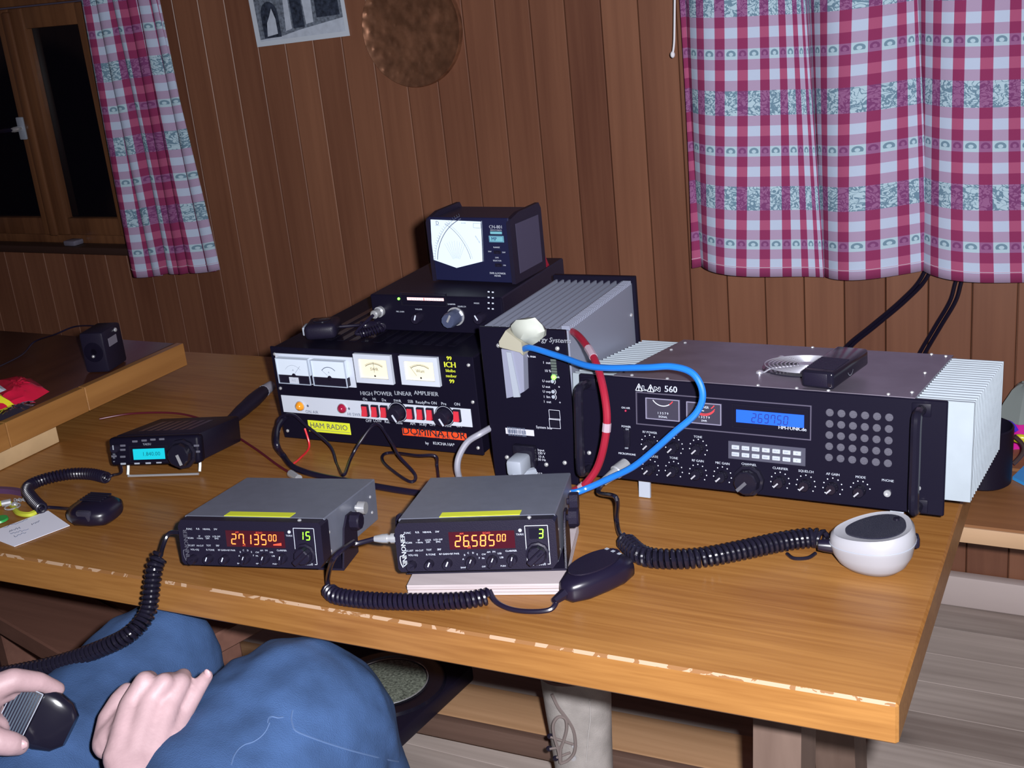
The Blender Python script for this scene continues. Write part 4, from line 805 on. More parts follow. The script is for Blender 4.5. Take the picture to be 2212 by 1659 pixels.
for zx, zy in ((748, 965), (750, 1035)): p = pz(zx, zy); G().box(p[0]-.006, p[0]+.006, -.0015, 0, p[1]-.005, p[1]+.005).obj('bus_socket', BLKG, R)
a, b = pz(345, 1048), pz(585, 1165); o = G().box(a[0], b[0], -.0008, 0, b[1]+.005, a[1]-.004).obj('barcode_label', mat('label_grey', (.50, .50, .56), .6), R)
t = T(); random.seed(5)
for zr in (.72, .28):
    zz = b[1]+.005+(a[1]-.004-b[1]-.005)*zr; x = a[0]+.004
    while x < b[0]-.012: wd = random.choice((.0004, .0008, .0012)); t.line((x, zz-.0045), (x, zz+.0045), wd, -.0012); x += wd+.0008
t.obj('barcode_bars', INK, o)
for zx, zy in ((290, 400), (770, 425), (360, 1310), (830, 1355), (680, 1370)): p = pz(zx, zy); screw(R, (p[0], 0, p[1]), (0, -1, 0), .0032)
p = pz(520, 1340); G().box(p[0]-.016, p[0]+.018, -.010, 0, p[1]-.005, p[1]+.026, .002).obj('mains_socket', BLKG, R)
o = G().box(p[0]-.013, p[0]+.011, -.040, -.006, p[1]-.008, p[1]+.016, .005, 2).tube(spline([(p[0]-.001, -.034, p[1]-.004), (p[0]-.001, -.038, p[1]-.030), (p[0]+.002, -.030, .020), (p[0]+.012, -.006, .018)], 6), .0075, 10).obj('mains_plug', GRY, R)
# terminal cover of folded grey plastic, wrapped in tape
a, b, c_, d_ = pz(312, 430, -.014), pz(490, 455, -.014), pz(500, 775, -.014), pz(355, 830, -.014)
g = G(); g.prism([a, ((a[0]+b[0])/2-.006, a[1]-.001), b, c_, ((c_[0]+d_[0])/2, d_[1]-.002+.006), d_], lambda u, v, t: (u, t, v), -.014, 0); cv = g.obj('terminal_cover', mat('grey_translucent_cover', (.22, .23, .31), .35), R)
G().prism([((a[0]+b[0])/2-.008, a[1]-.003), ((a[0]+b[0])/2-.001, a[1]-.003), ((c_[0]+d_[0])/2+.008, d_[1]+.004), ((c_[0]+d_[0])/2-.002, d_[1]+.003)], lambda u, v, t: (u, t, v), -.0165, -.014).obj('cover_crease', GRY, cv)
p0, p1 = pz(315, 335, -.012), pz(505, 430, -.012)
g = G(); g.prism([(p0[0], p0[1]-.003), (p0[0]+.012, p0[1]+.013), (p1[0], p1[1]+.012), (p1[0]+.001, p1[1]-.006), (p0[0]+.03, p1[1]-.002), (p0[0], p1[1]+.004)], lambda u, v, t: (u, t, v), -.021, 0); g.obj('tape_wrap', MASK, R)
p = pz(540, 265, -.014); g = G().ball((p[0]-.003, -.012, p[1]-.003), .023, 1.15, .55, .85, 2)
random.seed(2)
for v in g.bm.verts: v.co += V((random.uniform(-.0025, .0025), random.uniform(-.0025, .0025), random.uniform(-.0025, .0025)))
g.obj('crumpled_tape', mat('pale_crumpled_tape', (.34, .36, .32), .6), R)
# ---------------------------------------------------------------- small all-band radio with the cyan display
Ft = Dev('compact_radio', -1.333, 1.236, .785, .329, -.2, 'small black radio with cyan display and big dial on wire feet', 'radio'); R = Ft.root
w, h, d = .146, .043, .168
G().box(-w/2+.004, w/2-.004, .016, d, .001, h+.001, .004, 2).obj('case', BLK2, R); G().box(-w/2, w/2, 0, .020, 0, h, .006, 3).obj('front_panel', BLK, R)
x0, x1, z0, z1 = bx4(Ft, (287, 972), (355, 966), (357, 990), (290, 994))
o = frame(G(), (x0-.004, x1+.003, z0-.003, z1+.004), -.0025, 0, .0012).obj('display_frame', BLKG, R); G().box(x0, x1, -.001, 0, z0, z1).obj('display', LCDC, o)
t = T(); t.t('1.840.00', (x0+x1)/2+.004, (z0+z1)/2, .0085, -.0014); t.obj('display_text', LCDK2, o)
q = Ft.f(395, 980); knob(R, q[0], q[1], .0185, .019, rad(160), BLKG, CHR, 'tuning_dial', pl=.8, skirt=1)
q = Ft.f(252, 968); knob(R, q[0], q[1], .007, .010, 0, BLK2, GRY); 
for px, py in ((292, 953), (312, 951), (331, 949), (350, 948), (297, 1003), (321, 1001), (344, 998), (266, 962), (266, 971), (266, 986), (267, 1002), (247, 985), (425, 962), (427, 975)):
    q = Ft.f(px, py); G().box(q[0]-.0042, q[0]+.0042, -.0022, 0, max(.002, q[1]-.0018), max(.005, q[1]+.0014), .0005, 1).obj('button', GRY if py > 990 else mat('dark_button', (.10, .10, .13), .4), R)
t = T(); q = Ft.f(318, 959.5); t.t('YAESU', q[0], q[1], .0045, bold=.02)
for i in range(5): q = Ft.f(247, 965+i*8); t.t('MENU AF SQL SEL RF'.split()[i], q[0], q[1], .0026)
t.obj('lettering', GRY, R)
for i in range(7): G().box(-.045+i*.013, -.037+i*.013, .045, .13, h+.0008, h+.0014).obj('vent_slot', RUB, R)
a, b = Ft.i @ PZ(277, 1031, TZ+.002), Ft.i @ PZ(432, 1024, TZ+.002); zt = .001
for p in (a, b): G().tube(spline([(p.x, .03, zt), (p.x, p.y+.004, zt-.006), (p.x, p.y, p.z+.004)], 4), .0021, 8).obj('wire_foot', mat('bright_foot', (.75, .8, .82), .3), R)
G().tube([(a.x, a.y, a.z+.002), (b.x, a.y, a.z+.002)], .0019, 8).obj('foot_bar', CHR, R)
# ---------------------------------------------------------------- microphones
def mic_shell(g, secs, n=20, ex=2.8):
    """secs: (x, half width, z low, z high, y offset) superellipse rings along x"""
    rings = []
    for x, hw, za, zb, yo in secs:
        zc, hz = (za+zb)/2, (zb-za)/2; rg = []
        for k in range(n):
            a = 2*PI*k/n; c, s_ = math.cos(a), math.sin(a)
            rg.append(g.bm.verts.new((x, yo+hw*math.copysign(abs(c)**(2/ex), c), zc+hz*math.copysign(abs(s_)**(2/ex), s_))))
        rings.append(rg)
    for a, b in zip(rings, rings[1:]):
        for k in range(n): g.bm.faces.new((a[k], a[(k+1) % n], b[(k+1) % n], b[k]))
    g.bm.faces.new(rings[0][::-1]); g.bm.faces.new(rings[-1]); return g
def basis(o, fx, up=(0, 0, 1)):
    fx = V(fx).normalized(); up = V(up); fy = up.cross(fx).normalized(); fz = fx.cross(fy)
    return Matrix.Translation(V(o)) @ Matrix((fx, fy, fz)).transposed().to_4x4()
def loc(e, pts): iv = e.matrix_world.inverted(); return [iv @ V(p) for p in pts]
# white microphone of the big radio
pa, pb_ = PZ(1812, 1222, TZ), PZ(1962, 1222, TZ); o_ = PZ(1887, 1226, TZ)
wm = empty('white_microphone', basis(o_, pb_-pa), 'white hand microphone with dark grille and coiled cord on the table', 'microphone'); Lw = (pb_-pa).length
def egg(f, z, sl, y0=0, n=40): return [V((Lw*.60*f*math.cos(2*PI*k/n)*(1 if math.cos(2*PI*k/n) > 0 else 1.05), y0+.041*f*math.copysign(abs(math.sin(2*PI*k/n))**.8, math.sin(2*PI*k/n))*(1+.20*math.cos(2*PI*k/n)-.10*math.cos(2*PI*k/n)**2), z+sl*(.6+math.cos(2*PI*k/n)*.9)*f)) for k in range(n)]
g = G(); rg = [[g.bm.verts.new(p) for p in egg(f, z, sl)] for f, z, sl in ((.50, .0005, 0), (.62, .002, 0), (.80, .010, 0), (.93, .021, .001), (.985, .031, .003), (1.0, .0335, .003), (1.0, .0355, .0035), (.97, .044, .006), (.90, .0475, .007), (.80, .0465, .007))]
for a, b in zip(rg, rg[1:]):
    for k in range(40): g.bm.faces.new((a[k], a[(k+1) % 40], b[(k+1) % 40], b[k]))
g.bm.faces.new(rg[0][::-1]); g.bm.faces.new(rg[-1]); g.obj('shell', WHP, wm, 50)
g = G(); g.tube(egg(1.003, .0345, .0032), .0005, 5, closed=True); g.obj('shell_joint', GRY, wm)
g = G(); pl_ = [p+V((Lw*.04, 0, .0016)) for p in egg(.70, .0475, .007)]; q_ = [p+V((Lw*.04, 0, -.003)) for p in egg(.70, .0475, .007)]
a = [g.bm.verts.new(p) for p in pl_]; b = [g.bm.verts.new(p) for p in q_]; g.bm.faces.new(a)
for k in range(40): g.bm.faces.new((a[k], a[(k+1) % 40], b[(k+1) % 40], b[k]))
g.obj('grille', mat('mesh_grille', (.012, .012, .03), .4, bump=1, bs=1500), wm)
G().lathe([(0, .0042), (.002, .0035)], (Lw*.34, .008, .0568), (0, 0, 1), 12).obj('grille_button', BLKG, wm)
G().box(Lw*.56, Lw*.66, -.002, .014, .024, .038, .003).obj('hook_button', BLK2, wm)
G().lathe([(0, .0085), (.012, .0075), (.020, .006)], (-Lw*.54, .002, .026), (-1, 0, .1), 14).obj('strain_relief', RUB, wm)
sk = A.f(1352, 1004); soc = A.w(sk[0], 0, sk[1]); e_ = A.w(sk[0]-.014, -.040, sk[1]-.013)
g = G(); iv = wm.matrix_world.inverted()
s0, s1, s2 = iv @ soc, iv @ (soc.lerp(e_, .45)), iv @ e_
g.cyl(s0, s1, .0095, 18).cyl(s1, s2, .0078, 18, .0055); g.obj('cord_plug', CHR, wm)
R_ = .0100; zc = TZ+R_+.0032
tail = [e_, e_+V((-.004, -.010, -.012)), PY(1331, 1075, e_.y-.055), PZ(1332, 1120, TZ+.012), PZ(1338, 1152, zc-.004), PZ(1352, 1170, zc)]
body_ = [PZ(1352, 1170, zc), PZ(1385, 1198, zc), PZ(1430, 1207, zc), PZ(1510, 1205, zc), PZ(1600, 1189, zc), PZ(1690, 1170, zc), PZ(1755, 1162, zc), PZ(1783, 1168, zc)]
g = G(); g.tube(loc(wm, spline(tail, 8)), .0031, 8); coil(g, loc(wm, body_), R_, .0029, .0068); g.tube(loc(wm, spline([body_[-1]+V((0, 0, R_)), PZ(1790, 1163, zc+.006), PZ(1800, 1172, TZ+.026), wm.matrix_world @ V((-Lw*.62, .002, .024))], 6)), .0031, 8)
g.tube(loc(wm, spline([PZ(1700, 1196, TZ+.003), PZ(1715, 1206, TZ+.003), PZ(1745, 1205, TZ+.003), PZ(1762, 1195, TZ+.004)], 6)), .0022, 6)
g.obj('coiled_cord', BLKG, wm)
# black microphone of the raised mobile radio
pa, pb_ = PZ(1226, 1305, TZ), PZ(1345, 1240, TZ)
bm_ = empty('black_microphone', basis((pa+pb_)/2, pb_-pa), 'black hand microphone with three small marks lying on the table right of the plywood', 'microphone'); Lw = (pb_-pa).length
g = mic_shell(G(), [(-Lw*.54, .007, .008, .022, 0), (-Lw*.48, .013, .003, .028, 0), (-Lw*.28, .022, .0008, .032, 0), (0, .027, .0005, .034, 0), (Lw*.26, .029, .0005, .034, 0), (Lw*.45, .025, .002, .031, 0), (Lw*.52, .017, .006, .026, 0)], 26, 3)
g.obj('shell', RUB, bm_, 60)
G().prism([(Lw*.02+Lw*.42*math.cos(2*PI*k/22), .020*math.sin(2*PI*k/22)) for k in range(22)], lambda u, v, t: (u, v, t), .0335, .0352).obj('face_plate', BLK2, bm_)
t = T()
for k in range(3): o = G().box(Lw*.36-.002, Lw*.36+.002, -.012+k*.010, -.008+k*.010, .0350, .0356).obj('white_mark', GRY, bm_)
G().lathe([(0, .0065), (.018, .0042)], (-Lw*.52, 0, .015), (-1, 0, -.15), 12, flute=.1).obj('strain_relief', RUB, bm_)
R_ = .0080; zc = TZ+R_+.0028; sk = R2.w(-.0935, .009, .037); dr = (R2.m.to_3x3() @ V((-1, 0, 0)))
tail = [sk+dr*.028, sk+dr*.05+V((0, -.004, -.004)), PY(762, 1172, 1.03), PY(722, 1205, .985), PZ(708, 1250, TZ+.02), PZ(712, 1276, zc)]
cb_ = [PZ(712, 1276, zc), PZ(730, 1288, zc), PZ(800, 1297, zc), PZ(900, 1300, zc), PZ(1000, 1297, zc), PZ(1055, 1288, zc)]
end_ = [cb_[-1]+V((.002, 0, R_)), PZ(1072, 1300, TZ+.008), PZ(1105, 1316, TZ+.0035), PZ(1150, 1321, TZ+.0035), PZ(1190, 1316, TZ+.006), bm_.matrix_world @ V((-Lw*.66, 0, .012))]
g = G(); g.tube(loc(bm_, spline(tail, 8)), .0030, 8); coil(g, loc(bm_, cb_), R_, .0027, .0060); g.tube(loc(bm_, spline(end_, 6)), .0030, 8); g.obj('coiled_cord', RUB, bm_)
g = G(); a, b = loc(bm_, [sk, sk+dr*.028]); g.lathe([(0, .006), (.008, .006), (.008, .0045), (.012, .0045), (.012, .0058), (.018, .0055), (.028, .0036)], a, b-a, 14).obj('cord_plug', CHR, bm_)
# microphone of the compact radio
pa, pb_ = PZ(168, 1122, TZ), PZ(252, 1128, TZ)
fm = empty('fist_microphone', basis((pa+pb_)/2, pb_-pa), 'black fist microphone with coiled cord beside the paper note', 'microphone'); Lw = (pb_-pa).length
g = mic_shell(G(), [(-Lw*.54, .013, .006, .020, .004), (-Lw*.48, .026, .002, .026, .004), (-Lw*.2, .034, .0005, .032, 0), (Lw*.15, .034, .0005, .033, 0), (Lw*.42, .028, .002, .030, 0), (Lw*.54, .016, .008, .024, 0)], 24, 2.6)
g.obj('shell', RUB, fm, 60)
for i in range(5): G().box(-Lw*.3, Lw*.25, -.004+i*.006, -.001+i*.006, .0315, .0342, .001, 1).obj('grille_bar', BLKG, fm)
G().box(-Lw*.10, Lw*.26, -.033, -.024, .012, .030, .004).obj('talk_button', mat('charcoal_plastic', (.03, .028, .045), .3), fm)
R_ = .0072; zc = TZ+R_+.0026
cb_ = [PZ(230, 1032, zc), PZ(195, 1024, zc), PZ(150, 1024, zc), PZ(100, 1034, zc), PZ(66, 1048, zc), PZ(60, 1062, zc), PZ(72, 1080, zc), PZ(90, 1098, zc)]
g = G(); coil(g, loc(fm, cb_), R_, .0025, .0055); g.tube(loc(fm, spline([cb_[-1], PZ(105, 1096, TZ+.004), PZ(135, 1098, TZ+.004), fm.matrix_world @ V((-Lw*.54, .004, .014))], 6)), .0026, 8)
g.tube(loc(fm, spline([cb_[0], PZ(245, 1026, TZ+.01), PZ(262, 1020, TZ+.02), Ft.w(-.06, .006, .006)], 6)), .0022, 7); g.obj('coiled_cord', RUB, fm)
# ---------------------------------------------------------------- cables
def cable(name, pts, r, m, label, n=10, group=None, bands=None):
    e = spline(pts, n); e0 = empty(name, e[0], label, 'cable', group); g = G(); g.tube(loc(e0, e), r, 10).obj('sheath', m, e0)
    for b0, b1 in bands or (): G().tube(loc(e0, e[b0:b1]), r*1.12, 10).obj('tape_band', TAPE, e0)
    return e0
s_ = Pz.w(*[pz(500, 425, -.014)[0], -.016, pz(500, 425, -.014)[1]])
cable('blue_cable', [s_, PY(1150, 752, 1.375), PY(1215, 772, 1.36), PY(1285, 793, 1.335), PY(1390, 794, 1.315), PY(1452, 792, 1.31), PY(1498, 808, 1.305), PY(1518, 850, 1.30), PY(1504, 892, 1.295), PY(1455, 935, 1.29), PY(1410, 975, 1.29), PY(1365, 1010, 1.29), PY(1315, 1034, 1.29), PY(1270, 1054, 1.285), PY(1238, 1064, 1.275), PY(1190, 1062, 1.29), PY(1130, 1050, 1.33)], .0042, BLUC, 'thick bright blue cable looping across the front of the big radio')
cable('red_cable', [PY(1205, 716, 1.47), PY(1225, 712, 1.44), PY(1252, 728, 1.405), PY(1282, 772, 1.36), PY(1300, 825, 1.325), PY(1311, 895, 1.305), PY(1306, 955, 1.30), PY(1290, 1010, 1.30), PY(1262, 1048, 1.295), PY(1235, 1062, 1.30), PY(1200, 1075, 1.31)], .0050, REDC, 'thick red cable banded with clear tape, left of the big radio', bands=((26, 31), (53, 57), (80, 84)))
cable('grey_cable', [Pz.w(-.066, .004, .075), PY(1038, 937, 1.385), PY(1010, 955, 1.375), PY(992, 985, 1.365), PY(988, 1012, 1.36), PZ(994, 1040, TZ+.006), PZ(1000, 1060, TZ+.006)], .0046, GRYC, 'pale grey cable curving down between amplifier and power supply')
zc = TZ+.005
cable('thick_black_cable', [D.w(-.17, -.004, .035), PY(600, 925, 1.40), PZ(598, 960, TZ+.03), PZ(612, 985, zc), PZ(635, 1010, zc), PZ(690, 1028, zc), PZ(760, 1041, zc), PZ(830, 1054, zc), PZ(880, 1062, zc), PZ(930, 1068, zc), PZ(960, 1070, zc)], .0048, RUB, 'thick black cable lying on the table behind the two mobile radios')
cable('thin_black_lead', [PY(598, 925, 1.42), PY(605, 902, 1.425), PY(632, 896, 1.425), PY(660, 918, 1.42), PY(712, 962, 1.415), PY(728, 1005, 1.38), PZ(743, 1026, TZ+.010), PY(758, 990, 1.39), PY(778, 955, 1.41), PY(813, 916, 1.428), PY(845, 955, 1.41), PY(862, 985, 1.385), PZ(897, 1026, TZ+.006), PZ(884, 1040, TZ+.004), PZ(835, 1006, TZ+.004), PZ(826, 986, TZ+.004), PZ(845, 978, TZ+.004), PY(900, 984, 1.40), PY(940, 985, 1.40), PZ(944, 1008, TZ+.004), PZ(948, 1040, TZ+.004), PZ(955, 1062, TZ+.004)], .0024, RUB, 'thin black lead looping in front of the linear amplifier')
rw = cable('dark_red_wire', [PZ(215, 905, TZ+.003), PZ(290, 893, TZ+.003), PZ(390, 894, TZ+.003), PZ(470, 920, TZ+.003), PZ(545, 965, TZ+.003), PZ(600, 1005, TZ+.003), PZ(636, 1028, TZ+.004), PZ(655, 1045, TZ+.006)], .0019, mat('dark_red_sheath', (.08, .006, .014), .4), 'thin dark red wire across the table to the left mobile radio')
p0, p1 = loc(rw, [PZ(628, 1023, TZ+.007), PZ(645, 1034, TZ+.007)]); G().cyl(p0, p1, .006, 12).obj('wire_joint', CHR, rw)
cable('short_red_lead', [D.w(-.135, -.003, .02), PY(668, 965, 1.425), PZ(648, 990, TZ+.002), PZ(632, 1003, TZ+.003)], .0017, mat('bright_red_sheath', (.6, .02, .03), .35), 'short bright red lead below the yellow sticker of the amplifier')
e = [PZ(468, 940, TZ+.009), PZ(500, 908, TZ+.010), PZ(540, 872, TZ+.012), PZ(572, 843, TZ+.014)]
pg = empty('power_plug', e[0], 'black power plug with pale tip lying between compact radio and amplifier', 'plug')
ll = loc(pg, spline(e, 5)); G().tube(ll, [.0065, .007, .008, .0085, .009, .0095, .010, .011, .012, .012, .0125, .013, .0125, .012, .011, .010][:len(ll)], 12).obj('plug_body', BLK2, pg)
a, b = loc(pg, [PZ(570, 845, TZ+.014), PZ(586, 833, TZ+.014)]); G().cyl(a, b, .011, 14, .009).obj('plug_tip', GRYC, pg)
G().tube(loc(pg, spline([e[0], PZ(455, 955, TZ+.006), Ft.w(.05, .168, .02)], 5)), .0045, 8).obj('lead', RUB, pg)
# ---------------------------------------------------------------- things on the left: speaker, bag, note, keys
Sp = Dev('small_speaker', -1.683, 1.474, .8245, .3017, 0, 'small black speaker box standing on the side table', 'speaker'); R = Sp.root
w, h, d = .046, .074, .068
G().box(-w/2, w/2, 0, d, 0, h, .005, 2).obj('cabinet', BLK2, R); G().lathe([(0, .018), (.0015, .018), (.002, .016), (.0005, .006)], (0, .0005, h*.52), (0, -1, 0), 20).obj('cone_grille', BLK, R); G().ball((-.002, -.001, h*.42), .003).obj('lamp', CHR, R)
G().box(w/2, w/2+.0008, .016, .045, h*.58, h*.78).obj('rating_label', mat('label_dark_grey', (.16, .15, .19), .5), R); screw(R, (w/2, .046, h*.88), (1, 0, 0), .004, 'bracket_screw')
p = Sp.w(-.01, d, h*.9); tag(G().tube(spline([p, PZ(165, 705, .88), PZ(120, 722, .865), PZ(75, 738, .84), PZ(45, 768, .828), PZ(-20, 800, .828)], 8), .0016, 6).obj('speaker_wire', RUB), 'thin dark wire trailing left from the small speaker', 'wire')
zz = .8246
bgp = [PZ(-40, 835, zz), PZ(40, 815, zz), PZ(75, 822, zz), PZ(107, 846, zz), PZ(80, 862, zz), PZ(55, 874, zz), PZ(-20, 900, zz)]
bag = empty('snack_bag', PZ(30, 850, zz), 'crumpled red and yellow foil snack bag on the side table', 'bag')
def puff(poly, hgt, nm, m, seed, sub=9):
    cx = sum((p for p in poly), V((0, 0, 0)))/len(poly); lp = loc(bag, poly); c = loc(bag, [cx])[0]; g = G(); random.seed(seed); n = len(lp); pr = []
    dense = [lp[i].lerp(lp[(i+1) % n], k/4) for i in range(n) for k in range(4)]
    for j in range(sub+1):
        f = 1-j/sub; ring = []
        for q in dense:
            v = c.lerp(q, f); v.z += hgt*math.sin(min(1, (1-f)*1.25)*PI/2)+random.uniform(-.0016, .0016)*(j > 0); ring.append(g.bm.verts.new(v))
        pr.append(ring)
    for a, b in zip(pr, pr[1:]):
        for i in range(len(a)): g.bm.faces.new((a[i], a[(i+1) % len(a)], b[(i+1) % len(a)], b[i]))
    return g.obj(nm, m, bag, 25)
puff(bgp, .020, 'red_panel', SNR, 4)
puff([PZ(-60, 850, zz+.008), PZ(8, 858, zz+.012), PZ(35, 876, zz+.004), PZ(-10, 888, zz), PZ(-60, 895, zz)], .018, 'yellow_panel', SNY, 6)
puff([PZ(-60, 838, zz+.024), PZ(0, 832, zz+.024), PZ(14, 842, zz+.022), PZ(0, 848, zz+.020), PZ(-60, 850, zz+.02)], .003, 'white_patch', WHT, 8, 3)
puff([PZ(-30, 895, zz), PZ(40, 872, zz), PZ(72, 866, zz), PZ(80, 872, zz), PZ(55, 886, zz), PZ(5, 908, zz), PZ(-20, 912, zz)], .006, 'silver_lip', SNS, 9, 5)
nt_pts = [PZ(-20, 1150, TZ+.0006), PZ(104, 1103, TZ+.0012), PZ(151, 1136, TZ+.0006), PZ(31, 1181, TZ+.0010), PZ(-30, 1158, TZ+.0006)]
note = empty('paper_note', PZ(60, 1140, TZ+.0005), 'white paper note with handwriting lying at the left table edge', 'note'); ll = loc(note, nt_pts)
G().prism([(p.x, p.y) for p in ll], lambda u, v, t: (u, v, t), .0003, .0009).obj('sheet', PAPER, note)
g = G(); random.seed(12)
for (x0_, y0_, x1_, y1_) in ((8, 1140, 60, 1122), (20, 1148, 45, 1139), (22, 1154, 62, 1143), (30, 1159, 56, 1150), (68, 1133, 86, 1126)):
    pts = []
    for i in range(15): px = x0_+(x1_-x0_)*i/14; py = y0_+(y1_-y0_)*i/14+random.uniform(-2, 2); pts.append(PZ(px, py, TZ+.0017))
    g.tube(loc(note, pts), .0004, 4)
g.obj('handwriting', INK, note)
kz = TZ+.004; ks = empty('key_ring', PZ(20, 1090, TZ+.001), 'key ring with chrome clasp, yellow green strap and green fob on the table', 'keys')
g = G(); ll = loc(ks, spline([PZ(-20, 1092, kz), PZ(12, 1086, kz+.004), PZ(25, 1090, kz), PZ(40, 1108, kz), PZ(62, 1112, kz), PZ(76, 1107, kz)], 6))
for k in range(len(ll)-1): pass
g.tube(ll, .0042, 6).obj('strap', STRAP, ks)
c = loc(ks, [PZ(28, 1098, kz)])[0]; G().tube([c+V((.011*math.cos(2*PI*k/20), .011*math.sin(2*PI*k/20), .003)) for k in range(20)], .0013, 6, closed=True).obj('split_ring', CHR, ks)
ll = loc(ks, [PZ(4, 1088, kz+.004), PZ(24, 1084, kz+.004), PZ(32, 1090, kz+.003)]); G().cyl(ll[0], ll[1], .005, 10).ball(ll[2], .005).obj('clasp', CHR, ks)
c = loc(ks, [PZ(-2, 1120, kz)])[0]; G().lathe([(0, .013), (.003, .012)], c-V((0, 0, .003)), (0, 0, 1), 16).obj('green_fob', GREENF, ks)
a = loc(ks, [PZ(34, 1082, kz), PZ(62, 1080, kz)])
for i in range(7): c = a[0].lerp(a[1], i/6); G().tube([c+V((.0035*math.cos(2*PI*k/10), .0028*math.sin(2*PI*k/10)*(i % 2), .0028*math.sin(2*PI*k/10)*(1-i % 2)+.001)) for k in range(10)], .0007, 5, closed=True).obj('chain_link', CHR, ks)
ll = loc(ks, spline([PZ(-20, 1058, kz), PZ(25, 1060, kz), PZ(55, 1066, kz)], 6)); G().tube(ll, .006, 4).obj('purple_band', mat('purple_band', (.08, .035, .10), .5), ks)
# ---------------------------------------------------------------- things on the bench at right
bz = .45
bp_ = [PZ(2150, 985, bz), PZ(2168, 930, bz+.03), PZ(2212, 905, bz+.05), PZ(2260, 905, bz+.05), PZ(2270, 970, bz), PZ(2212, 972, bz), PZ(2172, 978, bz)]
bag = empty('pink_bag', PZ(2200, 955, bz), 'bright pink plastic bag on the bench behind the silver fins', 'bag')
base_ = [PZ(2158, 975, bz), PZ(2165, 905, bz), PZ(2230, 880, bz), PZ(2330, 900, bz), PZ(2330, 965, bz), PZ(2230, 968, bz), PZ(2180, 972, bz)]
puff(base_, .10, 'pink_film', PINK, 21, 9)
base_ = [PZ(2150, 905, bz+.05), PZ(2170, 880, bz+.05), PZ(2230, 865, bz+.05), PZ(2300, 880, bz+.05), PZ(2260, 915, bz+.05), PZ(2200, 918, bz+.05)]
puff(base_, .065, 'clear_film', mat('milky_film', (.22, .25, .24), .3), 22, 8)
bp_ = spline([PZ(2168, 912, bz+.09), PZ(2185, 918, bz+.095), PZ(2195, 932, bz+.085)], 5); G().tube(loc(bag, bp_), .006, 5).obj('blue_edge', mat('deep_blue', (.06, .02, .5), .4), bag)
c = PZ(2205, 948, bz+.06); G().ball(loc(bag, [c])[0], .012, 1.4, .5, .8).obj('yellow_print', SNY, bag)
bl = [PZ(2187, 1036, bz+.001), PZ(2216, 1008, bz+.001), PZ(2290, 1010, bz+.001), PZ(2290, 1060, bz+.001), PZ(2214, 1050, bz+.001)]
e_ = empty('blue_folder', bl[0], 'light blue folder with pointed corner lying on the bench', 'folder'); ll = loc(e_, bl); G().prism([(p.x, p.y) for p in ll], lambda u, v, t: (u, v, t), 0, .006).obj('cover', BLUS, e_)
cu_ = empty('dark_mug', PZ(2122, 1040, bz), 'dark mug with ring handle on the bench by the silver fins', 'mug')
G().lathe([(0, .045), (.004, .05), (.11, .052), (.112, .049), (.012, .044)], (0, 0, .0006), (0, 0, 1), 28).obj('cup', BLK2, cu_); dv = (RT*1).normalized(); dv.z = 0; dv.normalize()
G().tube([dv*(.056+.018*math.sin(PI*k/12))+V((0, 0, .085-.055*k/12)) for k in range(13)], .004, 8).obj('handle', mat('brown_handle', (.05, .03, .03), .4), cu_)
# ---------------------------------------------------------------- the seated person at the near left corner
def remesh(o, vox, smooth=6, wr=0, ws=.05, fac=.5):
    m = o.modifiers.new('merge', 'REMESH'); m.mode = 'VOXEL'; m.voxel_size = vox; m.use_smooth_shade = True
    m = o.modifiers.new('soften', 'SMOOTH'); m.factor = fac; m.iterations = smooth
    if wr:
        tx = bpy.data.textures.new('folds', 'CLOUDS'); tx.noise_scale = ws; m = o.modifiers.new('folds', 'DISPLACE'); m.texture = tx; m.strength = wr; m.mid_level = .5;
    return o
KR = PD(640, 1600, 1.57); KL = PD(345, 1428, 1.74); HR = PD(330, 1930, 1.42); HL = PD(-60, 1880, 1.56)
pe = empty('person', (HR.x*.5+HL.x*.5, HR.y*.5+HL.y*.5, 0), 'seated person in blue jeans, one hand on the thigh, other holding a microphone', 'person')
PV = (HR+HL)/2 + V((-.10, -.17, -.02))
def pl3(*ps): return loc(pe, ps)
g = G(); kr, kl, hr, hl, pv = pl3(KR, KL, HR, HL, PV)
g.cap(hr+V((-.03, -.10, -.01)), hr, .110, .112).cap(hr, kr, .112, .128).cap(kr, V((kr.x+.05, kr.y+.03, .35)), .122, .090).cap(V((kr.x+.05, kr.y+.03, .35)), V((kr.x+.015, kr.y+.03, .16)), .090, .074).cap(V((kr.x+.015, kr.y+.03, .16)), V((kr.x+.02, kr.y+.035, .075)), .072, .066)
g.cap(hl+V((-.03, -.10, -.01)), hl, .110, .105).cap(hl, kl, .105, .082).cap(kl, V((kl.x-.03, kl.y+.06, .16)), .080, .066).cap(V((kl.x-.03, kl.y+.06, .16)), V((kl.x-.03, kl.y+.065, .075)), .066, .062)
g.cap(hr+V((-.05, -.14, 0)), hl+V((-.05, -.13, 0)), .12, .12).cap((hr+hl)/2+V((-.06, -.14, 0)), (hr+hl)/2+V((-.12, -.19, .02)), .13, .13)
rot = (KR-HR).normalized()
o = remesh(g.obj('jeans', DENIM, pe, 0), .008, 9, .016, .085)
